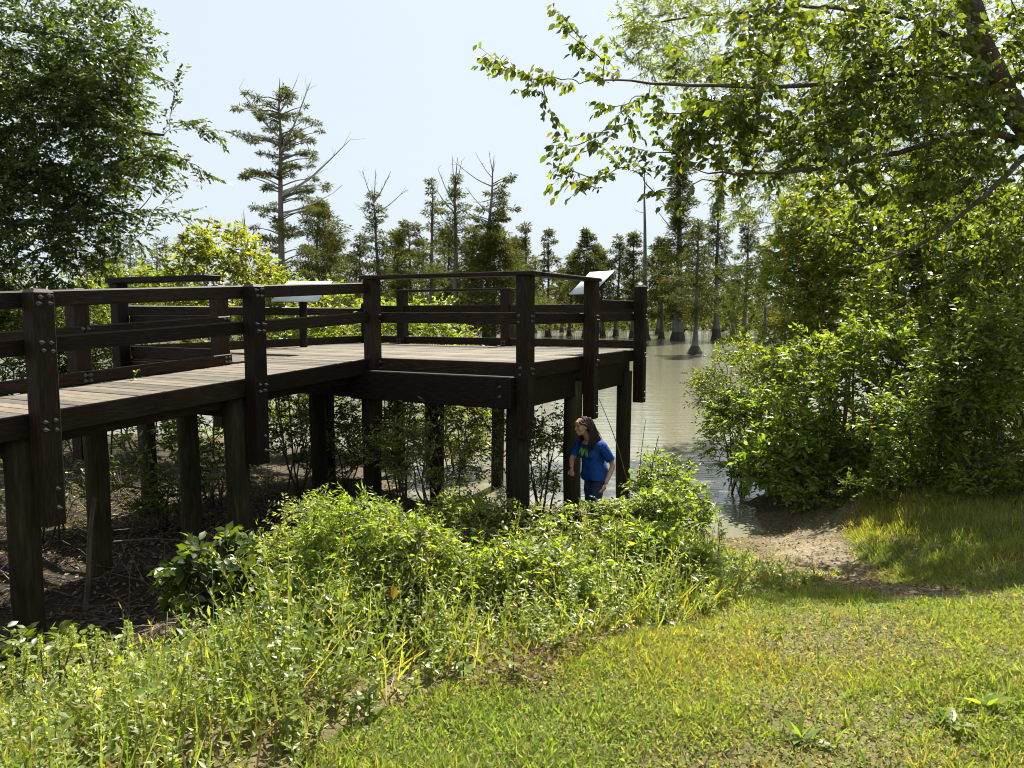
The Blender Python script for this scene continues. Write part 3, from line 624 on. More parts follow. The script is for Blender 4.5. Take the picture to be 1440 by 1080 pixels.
# fine leaved tree behind the overhanging one
g2 = gz(9.6, 22.5); tB = at(1165, 250, 22)
tree('willow_tree', 'tall fine-leaved tree standing behind the overhanging branches', 'tree', 42,
    [([g2, at(1172, 380, 22), tB, at(1130, 60, 22), at(1100, -60, 22)], .17, .05), ([tB, at(1080, 200, 21.8), at(1010, 150, 21.6)], .07, .02), ([at(1130, 60, 22), at(1040, 20, 21.8), at(930, 30, 21.5)], .08, .02)],
    [ell_px(1010, 45, 21.6, 140, 80, 1.4), ell_px(920, 40, 21.5, 55, 55, .9), ell_px(1100, 140, 21.8, 110, 110, 1.5), ell_px(1090, 270, 21.6, 85, 60, 1.1), ell_px(1180, 230, 21.6, 80, 90, 1.2), ell_px(1290, 60, 21.5, 150, 110, 1.5), ell_px(1330, 210, 21.5, 110, 90, 1.3)],
    800, .62, 5, 16, .14, .26, GREEN+YEL[:2]+PALE[:1], M_LEAF, .35)
# dead trunks standing in the bank shrubs
# overhanging big-leaved tree
g3 = gz(9.9, 10.3); F_ = at(1440, 190, 10.26)+np.array([.35, 0, -.2])
ex = [(u, v, D) for u, v, D in ((700,90,8.51),(712,95,8.51),(722,100,8.51),(742,108,8.64),(764,112,8.64),(790,112,8.78),(815,118,8.78),(842,112,8.78),(865,105,8.91),(800,32,8.64),(815,52,8.78),(832,72,8.78),(850,88,8.78),
    (805,240,8.51),(795,245,8.51),(815,250,8.51),(835,250,8.64),(858,244,8.64),(880,235,8.78),(800,205,8.51),(822,200,8.64),(842,192,8.64),(868,182,8.78),(890,172,8.91),(915,215,8.78),(905,250,8.78),(940,205,8.91),(940,250,8.91),(960,230,8.91),(965,270,8.78),(920,270,8.64),(1000,230,9.05),(1015,260,8.91),(1030,210,9.18),(750,130,8.64),(770,145,8.64),(860,150,8.78),(885,145,8.91),(980,160,9.05),(930,150,8.91))]
ext = np.array([at(*q) for q in ex])
tree('overhanging_tree', 'big-leaved tree overhanging from the right with a long branch reaching over the lake', 'tree', 43,
    [([g3, g3+np.array([.1, .1, 2.2]), F_, at(1392, 90, 9.99), at(1350, -60, 9.72)], .24, .11), ([F_+np.array([0, 0, .3]), at(1330, 105, 9.72), at(1180, 118, 9.45), at(1000, 122, 9.05), at(850, 112, 8.78)], .06, .01),
     ([at(1440, 200, 10.26), at(1370, 185, 9.86), at(1260, 215, 9.45), at(1130, 240, 9.18), at(1000, 245, 8.91)], .055, .01), ([at(1392, 90, 9.99), at(1290, 30, 9.72), at(1150, 10, 9.45), at(1020, 20, 9.18)], .05, .01), ([at(1440, 220, 10.12), at(1390, 270, 9.72), at(1300, 340, 9.45), at(1200, 380, 9.45)], .045, .01)],
    [ell_px(1180, 70, 9.45, 190, 85, .8), ell_px(1080, 190, 9.18, 120, 70, .6), ell_px(1250, 190, 9.59, 150, 100, .8), ell_px(1380, 100, 9.99, 110, 130, .8), ell_px(1390, 320, 10.26, 90, 110, .8), ell_px(1240, 330, 10.26, 80, 50, .5), ell_px(980, 150, 9.05, 90, 70, .5)],
    620, .40, 3, 10, .10, .62, GREEN+YEL[:1]+[(.05,.075,.015), (.045,.065,.014)], M_LEAFD, .75, kind='8', extra=ext, spread=.6, k_r=.007)

# ------------------------------------------------------------------ ground vegetation
def in_poly(x, y, poly):
    r = np.zeros(len(x), bool); n = len(poly); j = n-1
    for i in range(n):
        xi, yi = poly[i]; xj, yj = poly[j]
        c = ((yi > y) != (yj > y)) & (x < (xj-xi)*(y-yi)/(yj-yi+1e-12)+xi); r ^= c; j = i
    return r
def scatter(rng, poly, n):
    poly = np.asarray(poly); lo, hi = poly.min(0), poly.max(0); X = np.zeros(0); Y = np.zeros(0)
    while len(X) < n:
        x = rng.uniform(lo[0], hi[0], n*2); y = rng.uniform(lo[1], hi[1], n*2); k = in_poly(x, y, poly); X = np.append(X, x[k]); Y = np.append(Y, y[k])
    return X[:n], Y[:n]
def seg_dist(x, y, line):
    d = np.full(len(x), 99.)
    for a, b in zip(line[:-1], line[1:]):
        a = np.array(a); b = np.array(b); t = np.clip(((x-a[0])*(b-a)[0]+(y-a[1])*(b-a)[1])/((b-a)**2).sum(), 0, 1); d = np.minimum(d, np.hypot(x-a[0]-t*(b-a)[0], y-a[1]-t*(b-a)[1]))
    return d
FRONT = [ground_at(*q) for q in ((360,1140),(430,1078),(520,1015),(640,962),(760,930),(900,890),(1050,850),(1160,815),(1205,800))]
STRIP = [np.array([-2.8, 2.0]), np.array([-1.2, 2.0])]+FRONT+[np.array(q) for q in ((2.75, 7.4), (2.55, 9.6), (1.6, 9.75), (.4, 9.0), (-.6, 7.8), (-1.5, 6.9), (-2.5, 6.1), (-3.4, 5.4), (-5.2, 4.6), (-4.4, 2.0))]
def strip_h(x, y):
    h = .50*(1-.55*sstep(.9, 2.6, x))*(1-.60*sstep(-1.1, -2.1, x)); d = seg_dist(x, y, FRONT)
    h = h*(.42+.58*sstep(.0, .42, d)); h = h*(1-.25*sstep(6.5, 8.5, y))
    return h*(.85+.25*np.sin(2.3*x+1.1*y)*np.sin(1.7*y-.6*x))
def stems(lv, rng, x, y, h, nl, leaf, wr, cols, up=.25, kind='2', stemc=(.10,.11,.04), lean=.18, f0=.15, stemw=.012, droop=.0):
    n = len(x); z = terr(x, y); B = np.stack([x, y, z], -1); cols = np.asarray(cols)
    ld = np.stack([rng.normal(0, lean, n), rng.normal(0, lean, n), np.ones(n)], -1); tip = nrm(ld)
    lv.add(B, tip, rnd_dir(rng, n), h*1.02, stemw/np.maximum(h, .1), np.array(stemc), '2')
    f = f0+(1-f0)*(np.arange(nl)+.5)/nl; f = np.clip(f[None]+rng.normal(0, .03, (n, nl)), .03, 1.0)
    P = B[:, None]+tip[:, None]*(h[:, None]*f)[..., None]
    a = rng.uniform(0, 6.28, (n, 1))+np.arange(nl)[None]*2.4+rng.normal(0, .3, (n, nl))
    e = up+rng.normal(0, .35, (n, nl))+.5*(f > .9)-droop
    D = np.stack([np.cos(a)*np.cos(e), np.sin(a)*np.cos(e), np.sin(e)], -1); N = nrm(np.stack([-np.cos(a)*np.sin(e), -np.sin(a)*np.sin(e), np.cos(e)], -1)+rng.normal(0, .3, (n, nl, 3)))
    L = leaf*rng.uniform(.55, 1.2, (n, nl))*(1.05-.45*f)
    c = cols[rng.integers(0, len(cols), (n, nl))]*rng.uniform(.75, 1.25, (n, nl, 1))*rng.uniform(.8, 1.2, (n, 1, 1))
    lv.add(P.reshape(-1, 3), D.reshape(-1, 3), N.reshape(-1, 3), L.ravel(), wr, c.reshape(-1, 3), kind)
BROWN = [(.16,.11,.06), (.11,.075,.045), (.22,.16,.09), (.07,.05,.035)]
def weeds():
    rng = np.random.default_rng(500); lv = Leaves(); tb = Tubes(3)
    x, y = scatter(rng, STRIP, 3800); h = strip_h(x, y)*rng.uniform(.6, 1.25, len(x))
    kind = .5+.5*np.sin(1.9*x+.7)*np.sin(1.3*y+.4*x)+rng.normal(0, .25, len(x))
    a = (kind < .42); b = (kind >= .42) & (kind < .85); c = kind >= .85
    stems(lv, rng, x[a], y[a], h[a], 22, .062, .34, BRIGHT+PALE[:2]); stems(lv, rng, x[b], y[b], h[b]*.95, 30, .040, .42, PALE+BRIGHT[:2]); stems(lv, rng, x[c], y[c], h[c], 15, .082, .42, BRIGHT+GREEN[:2], kind='8')
    # grass among the weeds
    x, y = scatter(rng, STRIP, 26000); hh = strip_h(x, y); k = rng.random(len(x)) < (.25+.75*sstep(.4, 2.0, x)); x, y, hh = x[k], y[k], hh[k]; n = len(x)
    D = nrm(np.stack([rng.normal(0, .45, n), rng.normal(0, .45, n), np.ones(n)], -1)); L = np.clip(hh*rng.uniform(.4, .95, n), .06, .5)
    lv.add(np.stack([x, y, terr(x, y)], -1), D, rnd_dir(rng, n), L, .010/L+.012, np.array(BRIGHT+PALE+[(.2,.17,.07)])[rng.integers(0, 9, n)]*rng.uniform(.7, 1.2, (n, 1)), 'b')
    # wilder stems standing clear of the mass: seed grasses and long shoots
    x, y = scatter(rng, STRIP, 520); stems(lv, rng, x, y, (strip_h(x, y)+.08)*rng.uniform(1.0, 1.55, len(x)), 22, .06, .3, PALE+BRIGHT+[(.2,.15,.06)], up=.5, lean=.42, f0=.3)
    x, y = scatter(rng, STRIP, 320); n = len(x); B = np.stack([x, y, terr(x, y)], -1); L = (strip_h(x, y)+.1)*rng.uniform(.8, 1.5, n); D = nrm(np.stack([rng.normal(0, .5, n), rng.normal(0, .5, n), np.ones(n)], -1))
    lv.add(B, D, rnd_dir(rng, n), L, .006/L, np.array([(.28,.24,.12), (.2,.2,.08), (.16,.12,.07)])[rng.integers(0, 3, n)], '2')
    for q in range(14): m_ = len(x); f = .72+.28*q/14; lv.add(B+D*(L*f)[:, None], nrm(D*1.2+rng.normal(0, .5, (m_, 3))), rnd_dir(rng, m_), .03, .22, np.array([(.26,.24,.11)])*rng.uniform(.7, 1.2, (m_, 1)), '2')
    # big yellowing leaves here and there
    x, y = scatter(rng, STRIP, 60); n = len(x); lv.add(np.stack([x, y, terr(x, y)+strip_h(x, y)*rng.uniform(.5, 1.05, n)], -1), nrm(np.stack([rng.normal(0, 1, n), rng.normal(0, 1, n), np.full(n, -.6)], -1)), nrm(UP+rng.normal(0, .6, (n, 3))), rng.uniform(.07, .11, n), .7, np.array([(.32,.25,.02), (.25,.22,.02), (.3,.16,.03)])[rng.integers(0, 3, n)], '8')
    # brown dry stems low in the mass
    x, y = scatter(rng, STRIP, 7000); n = len(x); L = rng.uniform(.08, .34, n)*(.5+strip_h(x, y))
    lv.add(np.stack([x, y, terr(x, y)], -1), nrm(np.stack([rng.normal(0, .8, n), rng.normal(0, .8, n), np.ones(n)*.8], -1)), rnd_dir(rng, n), L, .008/L+.008, np.array(BROWN)[rng.integers(0, 4, n)], '2')
    tag(link('weeds', lv.mesh('weeds'), M_LEAF), 'waist-high tangle of broadleaf weeds along the edge of the lawn', 'weeds', kind='stuff')
weeds()
LAWN = [ground_at(*q) for q in ((400,1140),(430,1078),(520,1015),(640,962),(760,930),(900,890),(1050,850),(1160,815),(1205,800))]+[np.array(q) for q in ((3.0, 6.6), (3.6, 7.6), (4.2, 9.4), (5.0, 10.5), (8.5, 9.5), (8.5, 4), (4.5, 2.0), (-1.5, 2.0))]
def path_d(x, y):
    P = [(3.3, 5.8), (3.25, 6.6), (3.55, 8), (3.7, 9.6), (3.6, 11.5)]; return seg_dist(x, y, P)
def lawn():
    rng = np.random.default_rng(501); lv = Leaves()
    x, y = scatter(rng, LAWN, 560000); v = np.abs(x)/np.maximum(y, .1) < .76; dens = np.clip(1.2-.10*y, .45, 1)
    pt = .5+.5*np.sin(2.1*x+.9*np.sin(1.7*y))*np.sin(1.9*y+.8*np.sin(2.6*x)); pt2 = .5+.5*np.sin(5.1*x+2)*np.sin(4.3*y+1.2*x)
    k = v & (rng.random(len(x)) < dens*(.30+.70*sstep(.12, .55, pt*.75+.25*np.sin(3.7*x+1.9*y)*np.sin(4.9*y-1.2*x)))) & (path_d(x, y) > (.16+.30*rng.random(len(x)))*np.interp(y, [5, 6, 7, 9, 11], [1.2, 1.5, 1.0, 1.3, 2.2]))
    x, y, pt, pt2 = x[k], y[k], pt[k], pt2[k]; n = len(x); z = terr(x, y)
    tall = sstep(3.2, 4.4, x-.05*y)*sstep(5.4, 6.8, y); tuft = (.5+.5*np.sin(7.3*x+3*np.sin(4*y))*np.sin(6.1*y+2*np.sin(5*x)))**3; L = rng.uniform(.018, .046, n)*(1+.4*pt)*(1+1.7*tall)*(1+.8*tuft)
    pal = np.array([(.17,.205,.045), (.22,.24,.06), (.28,.275,.10), (.125,.16,.04), (.27,.22,.12), (.20,.145,.085)])
    pr = np.stack([np.full(n, .25), np.full(n, .28), np.full(n, .2), np.full(n, .12), .17+.18*(1-pt2), .09+.16*(1-pt)], -1); pr /= pr.sum(1, keepdims=True)
    ci = (rng.random((n, 1)) > np.cumsum(pr, 1)).sum(1).clip(0, 5); p3 = (.5+.5*np.sin(1.3*x+2.2*np.sin(.9*y)+.6)*np.sin(1.6*y+1.1*x))[:, None]; c = pal[ci]*rng.uniform(.7, 1.2, (n, 1))*(np.array([.72,.92,.75])*(1-p3)+np.array([1.18,1.06,1.0])*p3)
    D = nrm(np.stack([rng.normal(0, .75, n), rng.normal(0, .75, n), rng.uniform(.25, 1.1, n)+tall*.8], -1))
    lv.add(np.stack([x, y, z], -1), D, rnd_dir(rng, n), L, np.clip(.007/L, .05, .2), c, '2')
    # coarser tufts
    tx, ty = scatter(rng, LAWN, 900); k = (np.abs(tx)/np.maximum(ty, .1) < .76) & (path_d(tx, ty) > .5); tx, ty = tx[k], ty[k]; nb = 13; x = np.repeat(tx, nb)+rng.normal(0, .018, len(tx)*nb); y = np.repeat(ty, nb)+rng.normal(0, .018, len(tx)*nb); n = len(x)
    tc = np.array([(.13,.18,.03), (.19,.22,.045), (.10,.14,.03), (.25,.21,.10)])[rng.integers(0, 4, len(tx))]; L = rng.uniform(.04, .11, n)
    lv.add(np.stack([x, y, terr(x, y)], -1), nrm(np.stack([rng.normal(0, .6, n), rng.normal(0, .6, n), np.ones(n)], -1)), rnd_dir(rng, n), L, .005/L+.02, np.repeat(tc, nb, 0)*rng.uniform(.8, 1.2, (n, 1)), 'b')
    # creeping small leaves
    x, y = scatter(rng, LAWN, 150000); k = (np.abs(x)/np.maximum(y, .1) < .76) & (rng.random(len(x)) < np.clip(1.3-.14*y, .25, 1)) & (path_d(x, y) > .6); x, y = x[k], y[k]; n = len(x)
    D = nrm(np.stack([rng.normal(0, 1, n), rng.normal(0, 1, n), rng.uniform(-.05, .6, n)], -1))
    lv.add(np.stack([x, y, terr(x, y)+rng.uniform(.005, .04, n)], -1), D, nrm(UP+rng.normal(0, .4, (n, 3))), rng.uniform(.010, .026, n), .55, np.array(BRIGHT+PALE[:2]+GREEN[1:3])[rng.integers(0, 8, n)]*rng.uniform(.8, 1.3, (n, 1)), '2')
    tag(link('grass', lv.mesh('grass'), M_GRASS), 'short patchy yellow-green lawn in front of the weeds', 'grass', kind='stuff')
lawn()
def litter():
    rng = np.random.default_rng(502); lv = Leaves()
    def put(poly, n, s, pal, zup=.02, curl=.45):
        x, y = scatter(rng, poly, n); z = terr(x, y); k = z > -.02; x, y, z = x[k], y[k], z[k]; m = len(x)
        D = nrm(np.stack([rng.normal(0, 1, m), rng.normal(0, 1, m), rng.normal(0, .25, m)], -1))
        lv.add(np.stack([x, y, z+rng.uniform(.003, zup, m)], -1), D, nrm(UP+rng.normal(0, curl, (m, 3))), s*rng.uniform(.5, 1.3, m), .5, np.array(pal)[rng.integers(0, len(pal), m)]*rng.uniform(.7, 1.3, (m, 1)), '2')
    LIT = [(.17,.12,.075), (.12,.08,.05), (.22,.165,.11), (.085,.06,.038), (.25,.2,.14)]
    put([(-8, 4.8), (-5, 4.6), (-1.8, 6.2), (1.6, 9.6), (2.6, 12), (-2, 13.5), (-8, 13.5)], 16000, .065, LIT)
    put([(2.6, 6), (3.9, 5), (4.6, 9.5), (4.8, 12), (2.4, 12.2), (2.8, 8)], 5200, .042, LIT+BROWN)
    put(LAWN, 5200, .032, LIT, .04, .7); put([FRONT[1]+.3, FRONT[3]+.3, FRONT[5]+.3, FRONT[7]+.2, FRONT[7]-.2, FRONT[5]-.15, FRONT[4]-np.array([0, .35]), FRONT[3]-np.array([0, .15]), FRONT[2]-np.array([0, .3]), FRONT[1]-.2], 2400, .032, LIT+BROWN, .05, .8)
    tag(link('leaf_litter', lv.mesh('leaf_litter'), M_GRASS), 'dry brown fallen leaves under the boardwalk and along the path', 'leaf litter', kind='stuff')
    # dry twigs on the ground under the walk
    tb = Tubes(3); x, y = scatter(rng, [(-7, 5.2), (-4, 5.4), (-1.2, 7.2), (1.2, 10), (0, 12.5), (-7, 12.5)], 900)
    for a, b in zip(x, y):
        L = rng.uniform(.2, .9); d = nrm(np.array([rng.normal(), rng.normal(), rng.uniform(0, .7)])); p = gz(a, b)+np.array([0, 0, .015])
        q = [p, p+d*L*.5+rng.normal(0, .05, 3)+UP*.03, p+d*L-UP*.02*L]; tb.add(q, [.008, .006, .003], 3)
        if L > .4: tb.add([q[1], q[1]+nrm(d+rng.normal(0, .6, 3))*L*.4], [.005, .002], 3)
    tag(link('twigs', tb.mesh('twigs'), M_TWIG), 'thin dry twigs strewn over the shaded ground below the deck', 'twigs', kind='stuff')
litter()
# shrubs in and behind the weed strip
DENS = 1.4
FEATH = [(.13,.18,.025), (.16,.21,.03), (.10,.15,.022), (.19,.22,.04)]
shrub('tall bright feathery bush in front of the boardwalk piles', 51, 500, 785, 4.7, 82, 95, .34, 210, .042, FEATH, wr=.3, tl=.17, twigs=4, per=16, stems=9)
shrub('pale small-leaved bush arching toward the dark gap under the boardwalk', 52, 430, 775, 5.1, 52, 72, .25, 90, .036, PALE, wr=.4, tl=.18, twigs=3, per=14, stems=7)
shrub('leafy bright bush beside the feathery one', 53, 590, 800, 4.7, 62, 62, .28, 130, .05, BRIGHT+PALE, wr=.36, tl=.16, twigs=4, per=11, stems=7)
shrub('drooping young cypress sapling low in front of the feathery bush', 54, 480, 870, 4.1, 34, 44, .12, 44, .034, BRIGHT, wr=.22, tl=.16, twigs=3, per=20, stems=2, droop=.5, cat='sapling', name='sapling')
shrub('dark leafy clump at the front of the feathery bush', 77, 560, 905, 4.2, 62, 55, .22, 80, .05, GREEN+DARK+BRIGHT[:1], M_LEAFD, wr=.4, tl=.15, twigs=4, per=9, stems=8)
shrub('low leafy bush at the middle of the weed edge', 55, 760, 830, 4.9, 85, 55, .3, 130, .06, BRIGHT+PALE, wr=.38, tl=.16, twigs=4, per=10, stems=8)
shrub('low leafy bush where the weeds meet the sunny grass', 56, 920, 800, 5.6, 80, 48, .3, 120, .06, BRIGHT+PALE[:1], wr=.38, tl=.16, twigs=4, per=10, stems=8)
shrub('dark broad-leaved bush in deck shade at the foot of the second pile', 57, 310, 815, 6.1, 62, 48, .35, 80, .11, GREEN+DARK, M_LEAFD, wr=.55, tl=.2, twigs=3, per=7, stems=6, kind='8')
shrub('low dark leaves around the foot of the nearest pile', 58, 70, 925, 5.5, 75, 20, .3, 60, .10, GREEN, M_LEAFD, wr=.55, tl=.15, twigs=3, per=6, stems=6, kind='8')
shrub('open whitish-leaved bush under the platform beam', 59, 620, 625, 9.6, 85, 58, .6, 120, .065, PALE+GREEN, wr=.36, tl=.3, twigs=3, per=9, stems=6)
shrub('yellow-green bush between the platform piles beside the woman', 60, 765, 640, 11.0, 38, 58, .4, 75, .075, YEL+BRIGHT, wr=.4, tl=.24, twigs=3, per=9, stems=6)
shrub('bright bush at the water edge outside the last pile', 62, 938, 682, 10.3, 38, 42, .4, 80, .075, BRIGHT, tl=.22, twigs=3, per=9, stems=6)
shrub('leafy weeds crowding the ground below the woman', 63, 850, 738, 8.6, 90, 30, .4, 110, .075, BRIGHT+PALE+GREEN, tl=.2, twigs=3, per=9, stems=8)
shrub('leafy weeds over the path head by the water', 64, 950, 715, 8.8, 55, 36, .4, 80, .08, BRIGHT+PALE[:1], tl=.2, twigs=3, per=9, stems=6)
shrub('grey-green weeds at the foot of the platform front pile', 65, 690, 735, 8.0, 80, 34, .4, 110, .065, PALE+GREEN, tl=.2, twigs=3, per=9, stems=8)
DENS = .6
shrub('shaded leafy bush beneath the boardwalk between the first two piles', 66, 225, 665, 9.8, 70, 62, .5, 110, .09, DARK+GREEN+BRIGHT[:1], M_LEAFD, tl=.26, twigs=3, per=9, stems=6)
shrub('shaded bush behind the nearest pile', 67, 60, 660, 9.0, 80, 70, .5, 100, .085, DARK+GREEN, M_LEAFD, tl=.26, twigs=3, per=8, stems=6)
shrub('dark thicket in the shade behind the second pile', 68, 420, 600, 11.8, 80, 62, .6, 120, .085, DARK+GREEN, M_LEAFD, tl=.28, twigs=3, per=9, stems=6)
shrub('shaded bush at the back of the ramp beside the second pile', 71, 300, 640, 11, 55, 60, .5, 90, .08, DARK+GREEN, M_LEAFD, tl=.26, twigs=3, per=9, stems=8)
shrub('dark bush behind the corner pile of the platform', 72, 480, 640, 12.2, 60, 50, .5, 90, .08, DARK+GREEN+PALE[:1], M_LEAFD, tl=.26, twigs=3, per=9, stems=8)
DENS = 1.5
shrub('leggy bush reaching up to the face beam', 73, 560, 610, 10.8, 45, 50, .4, 70, .075, PALE+GREEN, tl=.28, twigs=3, per=8, stems=7)
shrub('bright undergrowth spilling from the wooded bank onto the path', 74, 1175, 690, 11, 60, 35, .6, 90, .085, BRIGHT+GREEN, tl=.24, twigs=3, per=9, stems=8, group=G2)
shrub('light green undergrowth at the foot of the bank by the lawn', 75, 1290, 690, 9.8, 75, 35, .5, 100, .075, BRIGHT+GREEN, tl=.22, twigs=3, per=9, stems=8, group=G2)
shrub('green undergrowth at the picture edge above the lawn', 76, 1410, 690, 8.8, 75, 45, .5, 110, .075, GREEN+BRIGHT, tl=.22, twigs=3, per=9, stems=8, group=G2)
# pigweeds with upright seed spikes
def pigweed(label, u, v, D, seed, grp='pigweeds with upright seed spikes'):
    rng = np.random.default_rng(seed); T = at(u, v-6, D); b = gz(T[0], T[1]); h = T[2]-b[2]
    h = max(h, .42)
    root = empty('pigweed', tuple(b)); tag(root, label, 'weed', grp); dx = rng.normal(0, .03, 2)
    tb = Tubes(5); tb.add([(0, 0, -.05), (dx[0], dx[1], h*.5), (dx[0]*.5, 0, h*.8)], [.006, .005, .004]); link('stem', tb.mesh('stem'), M_TWIG, root)
    lv = Leaves(); n = 16; f = rng.uniform(.35, .85, n); a = np.arange(n)*2.4; e = rng.uniform(0, .6, n)
    D_ = np.stack([np.cos(a)*np.cos(e), np.sin(a)*np.cos(e), np.sin(e)], -1); lv.add(np.stack([dx[0]*f, dx[1]*f*0, f*h], -1), D_, nrm(UP+rng.normal(0, .3, (n, 3))), rng.uniform(.05, .09, n), .42, np.array(PALE)[rng.integers(0, 4, n)], '8'); link('leaves', lv.mesh('leaves'), M_LEAF, root)
    sp = Leaves(); n = 260; L = min(.17, .42*h); f = rng.random(n); a = rng.uniform(0, 6.28, n); r = .011*(1.05-f)**.5
    sp.add(np.stack([dx[0]*.5+np.cos(a)*r, np.sin(a)*r, h-L+f*L], -1), nrm(np.stack([np.cos(a), np.sin(a), np.full(n, .9)], -1)), rnd_dir(rng, n), .013, .5, np.array([.22,.25,.09])*rng.uniform(.7, 1.2, (n, 1)))
    link('seed_spike', sp.mesh('seed_spike'), M_LEAF, root)
PW = [(15,938,4.0),(30,922,4.1),(42,940,3.9),(58,962,3.8),(66,935,4.1),(80,948,3.9),(90,903,4.2),(94,925,4.0),(104,940,3.9),(119,903,4.2),(141,918,4.1),(180,915,4.1),(190,900,4.2),(112,955,3.8)]
WORDS = ['first pigweed spike counted from the picture edge', 'second pigweed spike counted from the picture edge', 'third pigweed spike counted from the picture edge', 'short pigweed spike, fourth from the picture edge', 'fifth pigweed spike, in front of the nearest pile foot', 'sixth pigweed spike, leaning near the nearest pile', 'tall pigweed spike just past the foot of the nearest pile', 'eighth pigweed spike, close beside a taller one', 'ninth pigweed spike from the picture edge', 'tall pigweed spike standing clear of the shade', 'pigweed spike, third from the inner end of the row', 'pigweed spike, second from the inner end of the row', 'innermost pigweed spike of the row', 'shortest pigweed spike low in the pale weeds']
for i, (u, v, D) in enumerate(PW): pigweed(WORDS[i], u, v, D, 700+i)
pigweed('lone pigweed spike by the pale arching bush', 340, 845, 5.0, 730); pigweed('lone pigweed spike halfway along the weed edge', 1013, 735, 6.0, 731)
# broad rosettes and seedlings on the lawn
def rosette(label, u, v, n, L, wr, el, seed, h=0.02, cols=BRIGHT, grp='broad-leaved weeds in the lawn'):
    rng = np.random.default_rng(seed); g = ground_at(u, v); b = gz(*g); root = empty('lawn_weed', tuple(b)); tag(root, label, 'weed', grp); lv = Leaves()
    a = np.arange(n)*2.4+rng.normal(0, .2, n); e = el+rng.normal(0, .2, n); D = np.stack([np.cos(a)*np.cos(e), np.sin(a)*np.cos(e), np.sin(e)], -1)
    P = np.stack([rng.normal(0, .012, n), rng.normal(0, .012, n), np.linspace(.01, max(h, .02), n)], -1)
    for k in range(n):
        q = Leaves(); q.add(P[k:k+1], D[k:k+1], nrm(UP+rng.normal(0, .2, (1, 3))), L*rng.uniform(.7, 1.15), wr, np.array([cols[rng.integers(0, len(cols))]]), '8'); link('leaf', q.mesh('leaf'), M_LEAF, root)
    if h > .04: tb = Tubes(4); tb.add([(0, 0, -.02), (0, 0, h)], [.004, .003]); link('stem', tb.mesh('stem'), M_TWIG, root)
rosette('plantain rosette with long leaves at the bottom of the lawn', 1128, 1052, 9, .11, .34, .6, 801)
rosette('broad rosette beside the bare soil patch in the lawn', 1335, 1025, 8, .10, .42, .35, 802)
rosette('upright broad leaf cluster near the picture corner of the lawn', 1385, 1000, 6, .11, .4, .7, 803)
rosette('bright seedling in front of the weed edge', 722, 958, 10, .075, .5, .25, 804, .12, BRIGHT+YEL[:1])
rosette('bright seedling left of its twin at the weed edge', 652, 962, 8, .075, .5, .25, 805, .10, BRIGHT)
rosette('dark glossy-leaved seedling at the shaded end of the weed edge', 520, 1020, 9, .09, .45, .3, 806, .14, GREEN)
rosette('small leafy seedling at the sunny end of the weed edge', 990, 905, 8, .06, .4, .4, 807, .05, BRIGHT)
# sprig growing on the deck with caught leaves
sp = at(186, 527, 8.25); sr = empty('vine_sprig', (sp[0], sp[1], zr(-2.9)+.002)); tag(sr, 'small vine sprig growing up through the boardwalk by the toe board', 'vine')
rng = np.random.default_rng(9); tb = Tubes(4); st = np.array([[0,0,0],[.02,.01,.07],[.06,.0,.12],[.1,-.02,.11]]); tb.add(polyline(st, 3), np.linspace(.004, .002, 10)); link('stem', tb.mesh('stem'), M_TWIG, sr)
for k in range(11):
    q = Leaves(); p = polyline(st, 3)[min(9, k)] if k < 8 else np.array([rng.uniform(-.2, .1), rng.uniform(-.06, .03), .012]); q.add(p[None], nrm(rng.normal(size=(1, 3))*np.array([1, 1, .4])), nrm(UP+rng.normal(0, .4, (1, 3))), .05, .5, np.array([BRIGHT[k % 4] if k < 8 else BROWN[k % 4]]), '8'); link('leaf', q.mesh('leaf'), M_LEAF, sr)
# bare stalks around the platform foot
def stalk(label, pts, r0, r1, grp='bare stalks at the water edge'):
    p = [at(*q) for q in pts]; b = p[0].copy(); tb = Tubes(5); pl = polyline(p, 5)-b; tb.add(pl, np.linspace(r0, r1, len(pl))); o = link('bare_stalk', tb.mesh('bare_stalk'), M_TWIG); o.location = tuple(b); tag(o, label, 'stalk', grp)
stalk('straight bare stalk leaning up to the platform beside the front pile', [(768,690,10.8),(780,625,10.8),(796,563,10.8)], .009, .004)
stalk('bare stalk standing behind the front pile shrub', [(762,690,11),(761,620,11),(763,555,11)], .008, .003)
stalk('long bare stalk crossing behind the shoulder of the woman', [(885,690,10.6),(866,620,10.6),(842,560,10.6)], .009, .004)
stalk('bare stalk rising outside the last pile', [(898,680,10.3),(902,635,10.3),(908,590,10.3)], .008, .003)
stalk('slanting bare stalk over the bright water edge bush', [(915,685,10.2),(918,650,10.2),(926,613,10.2)], .010, .005)
stalk('dry reed lying across the weeds under the beam', [(575,770,7.4),(612,725,7.4),(648,690,7.4)], .006, .003); stalk('dry bent reed poking out of the pale bush', [(525,740,7.2),(512,712,7.2),(485,693,7.2)], .006, .003)
stalk('thick broken branch propped in the shade behind the nearest pile', [(118,880,7.2),(124,820,7.2),(126,760,7.2),(133,700,7.2)], .03, .02); stalk('bleached branch lying in the shade under the boardwalk', [(160,762,8.4),(210,758,8.4),(255,760,8.4)], .012, .006)

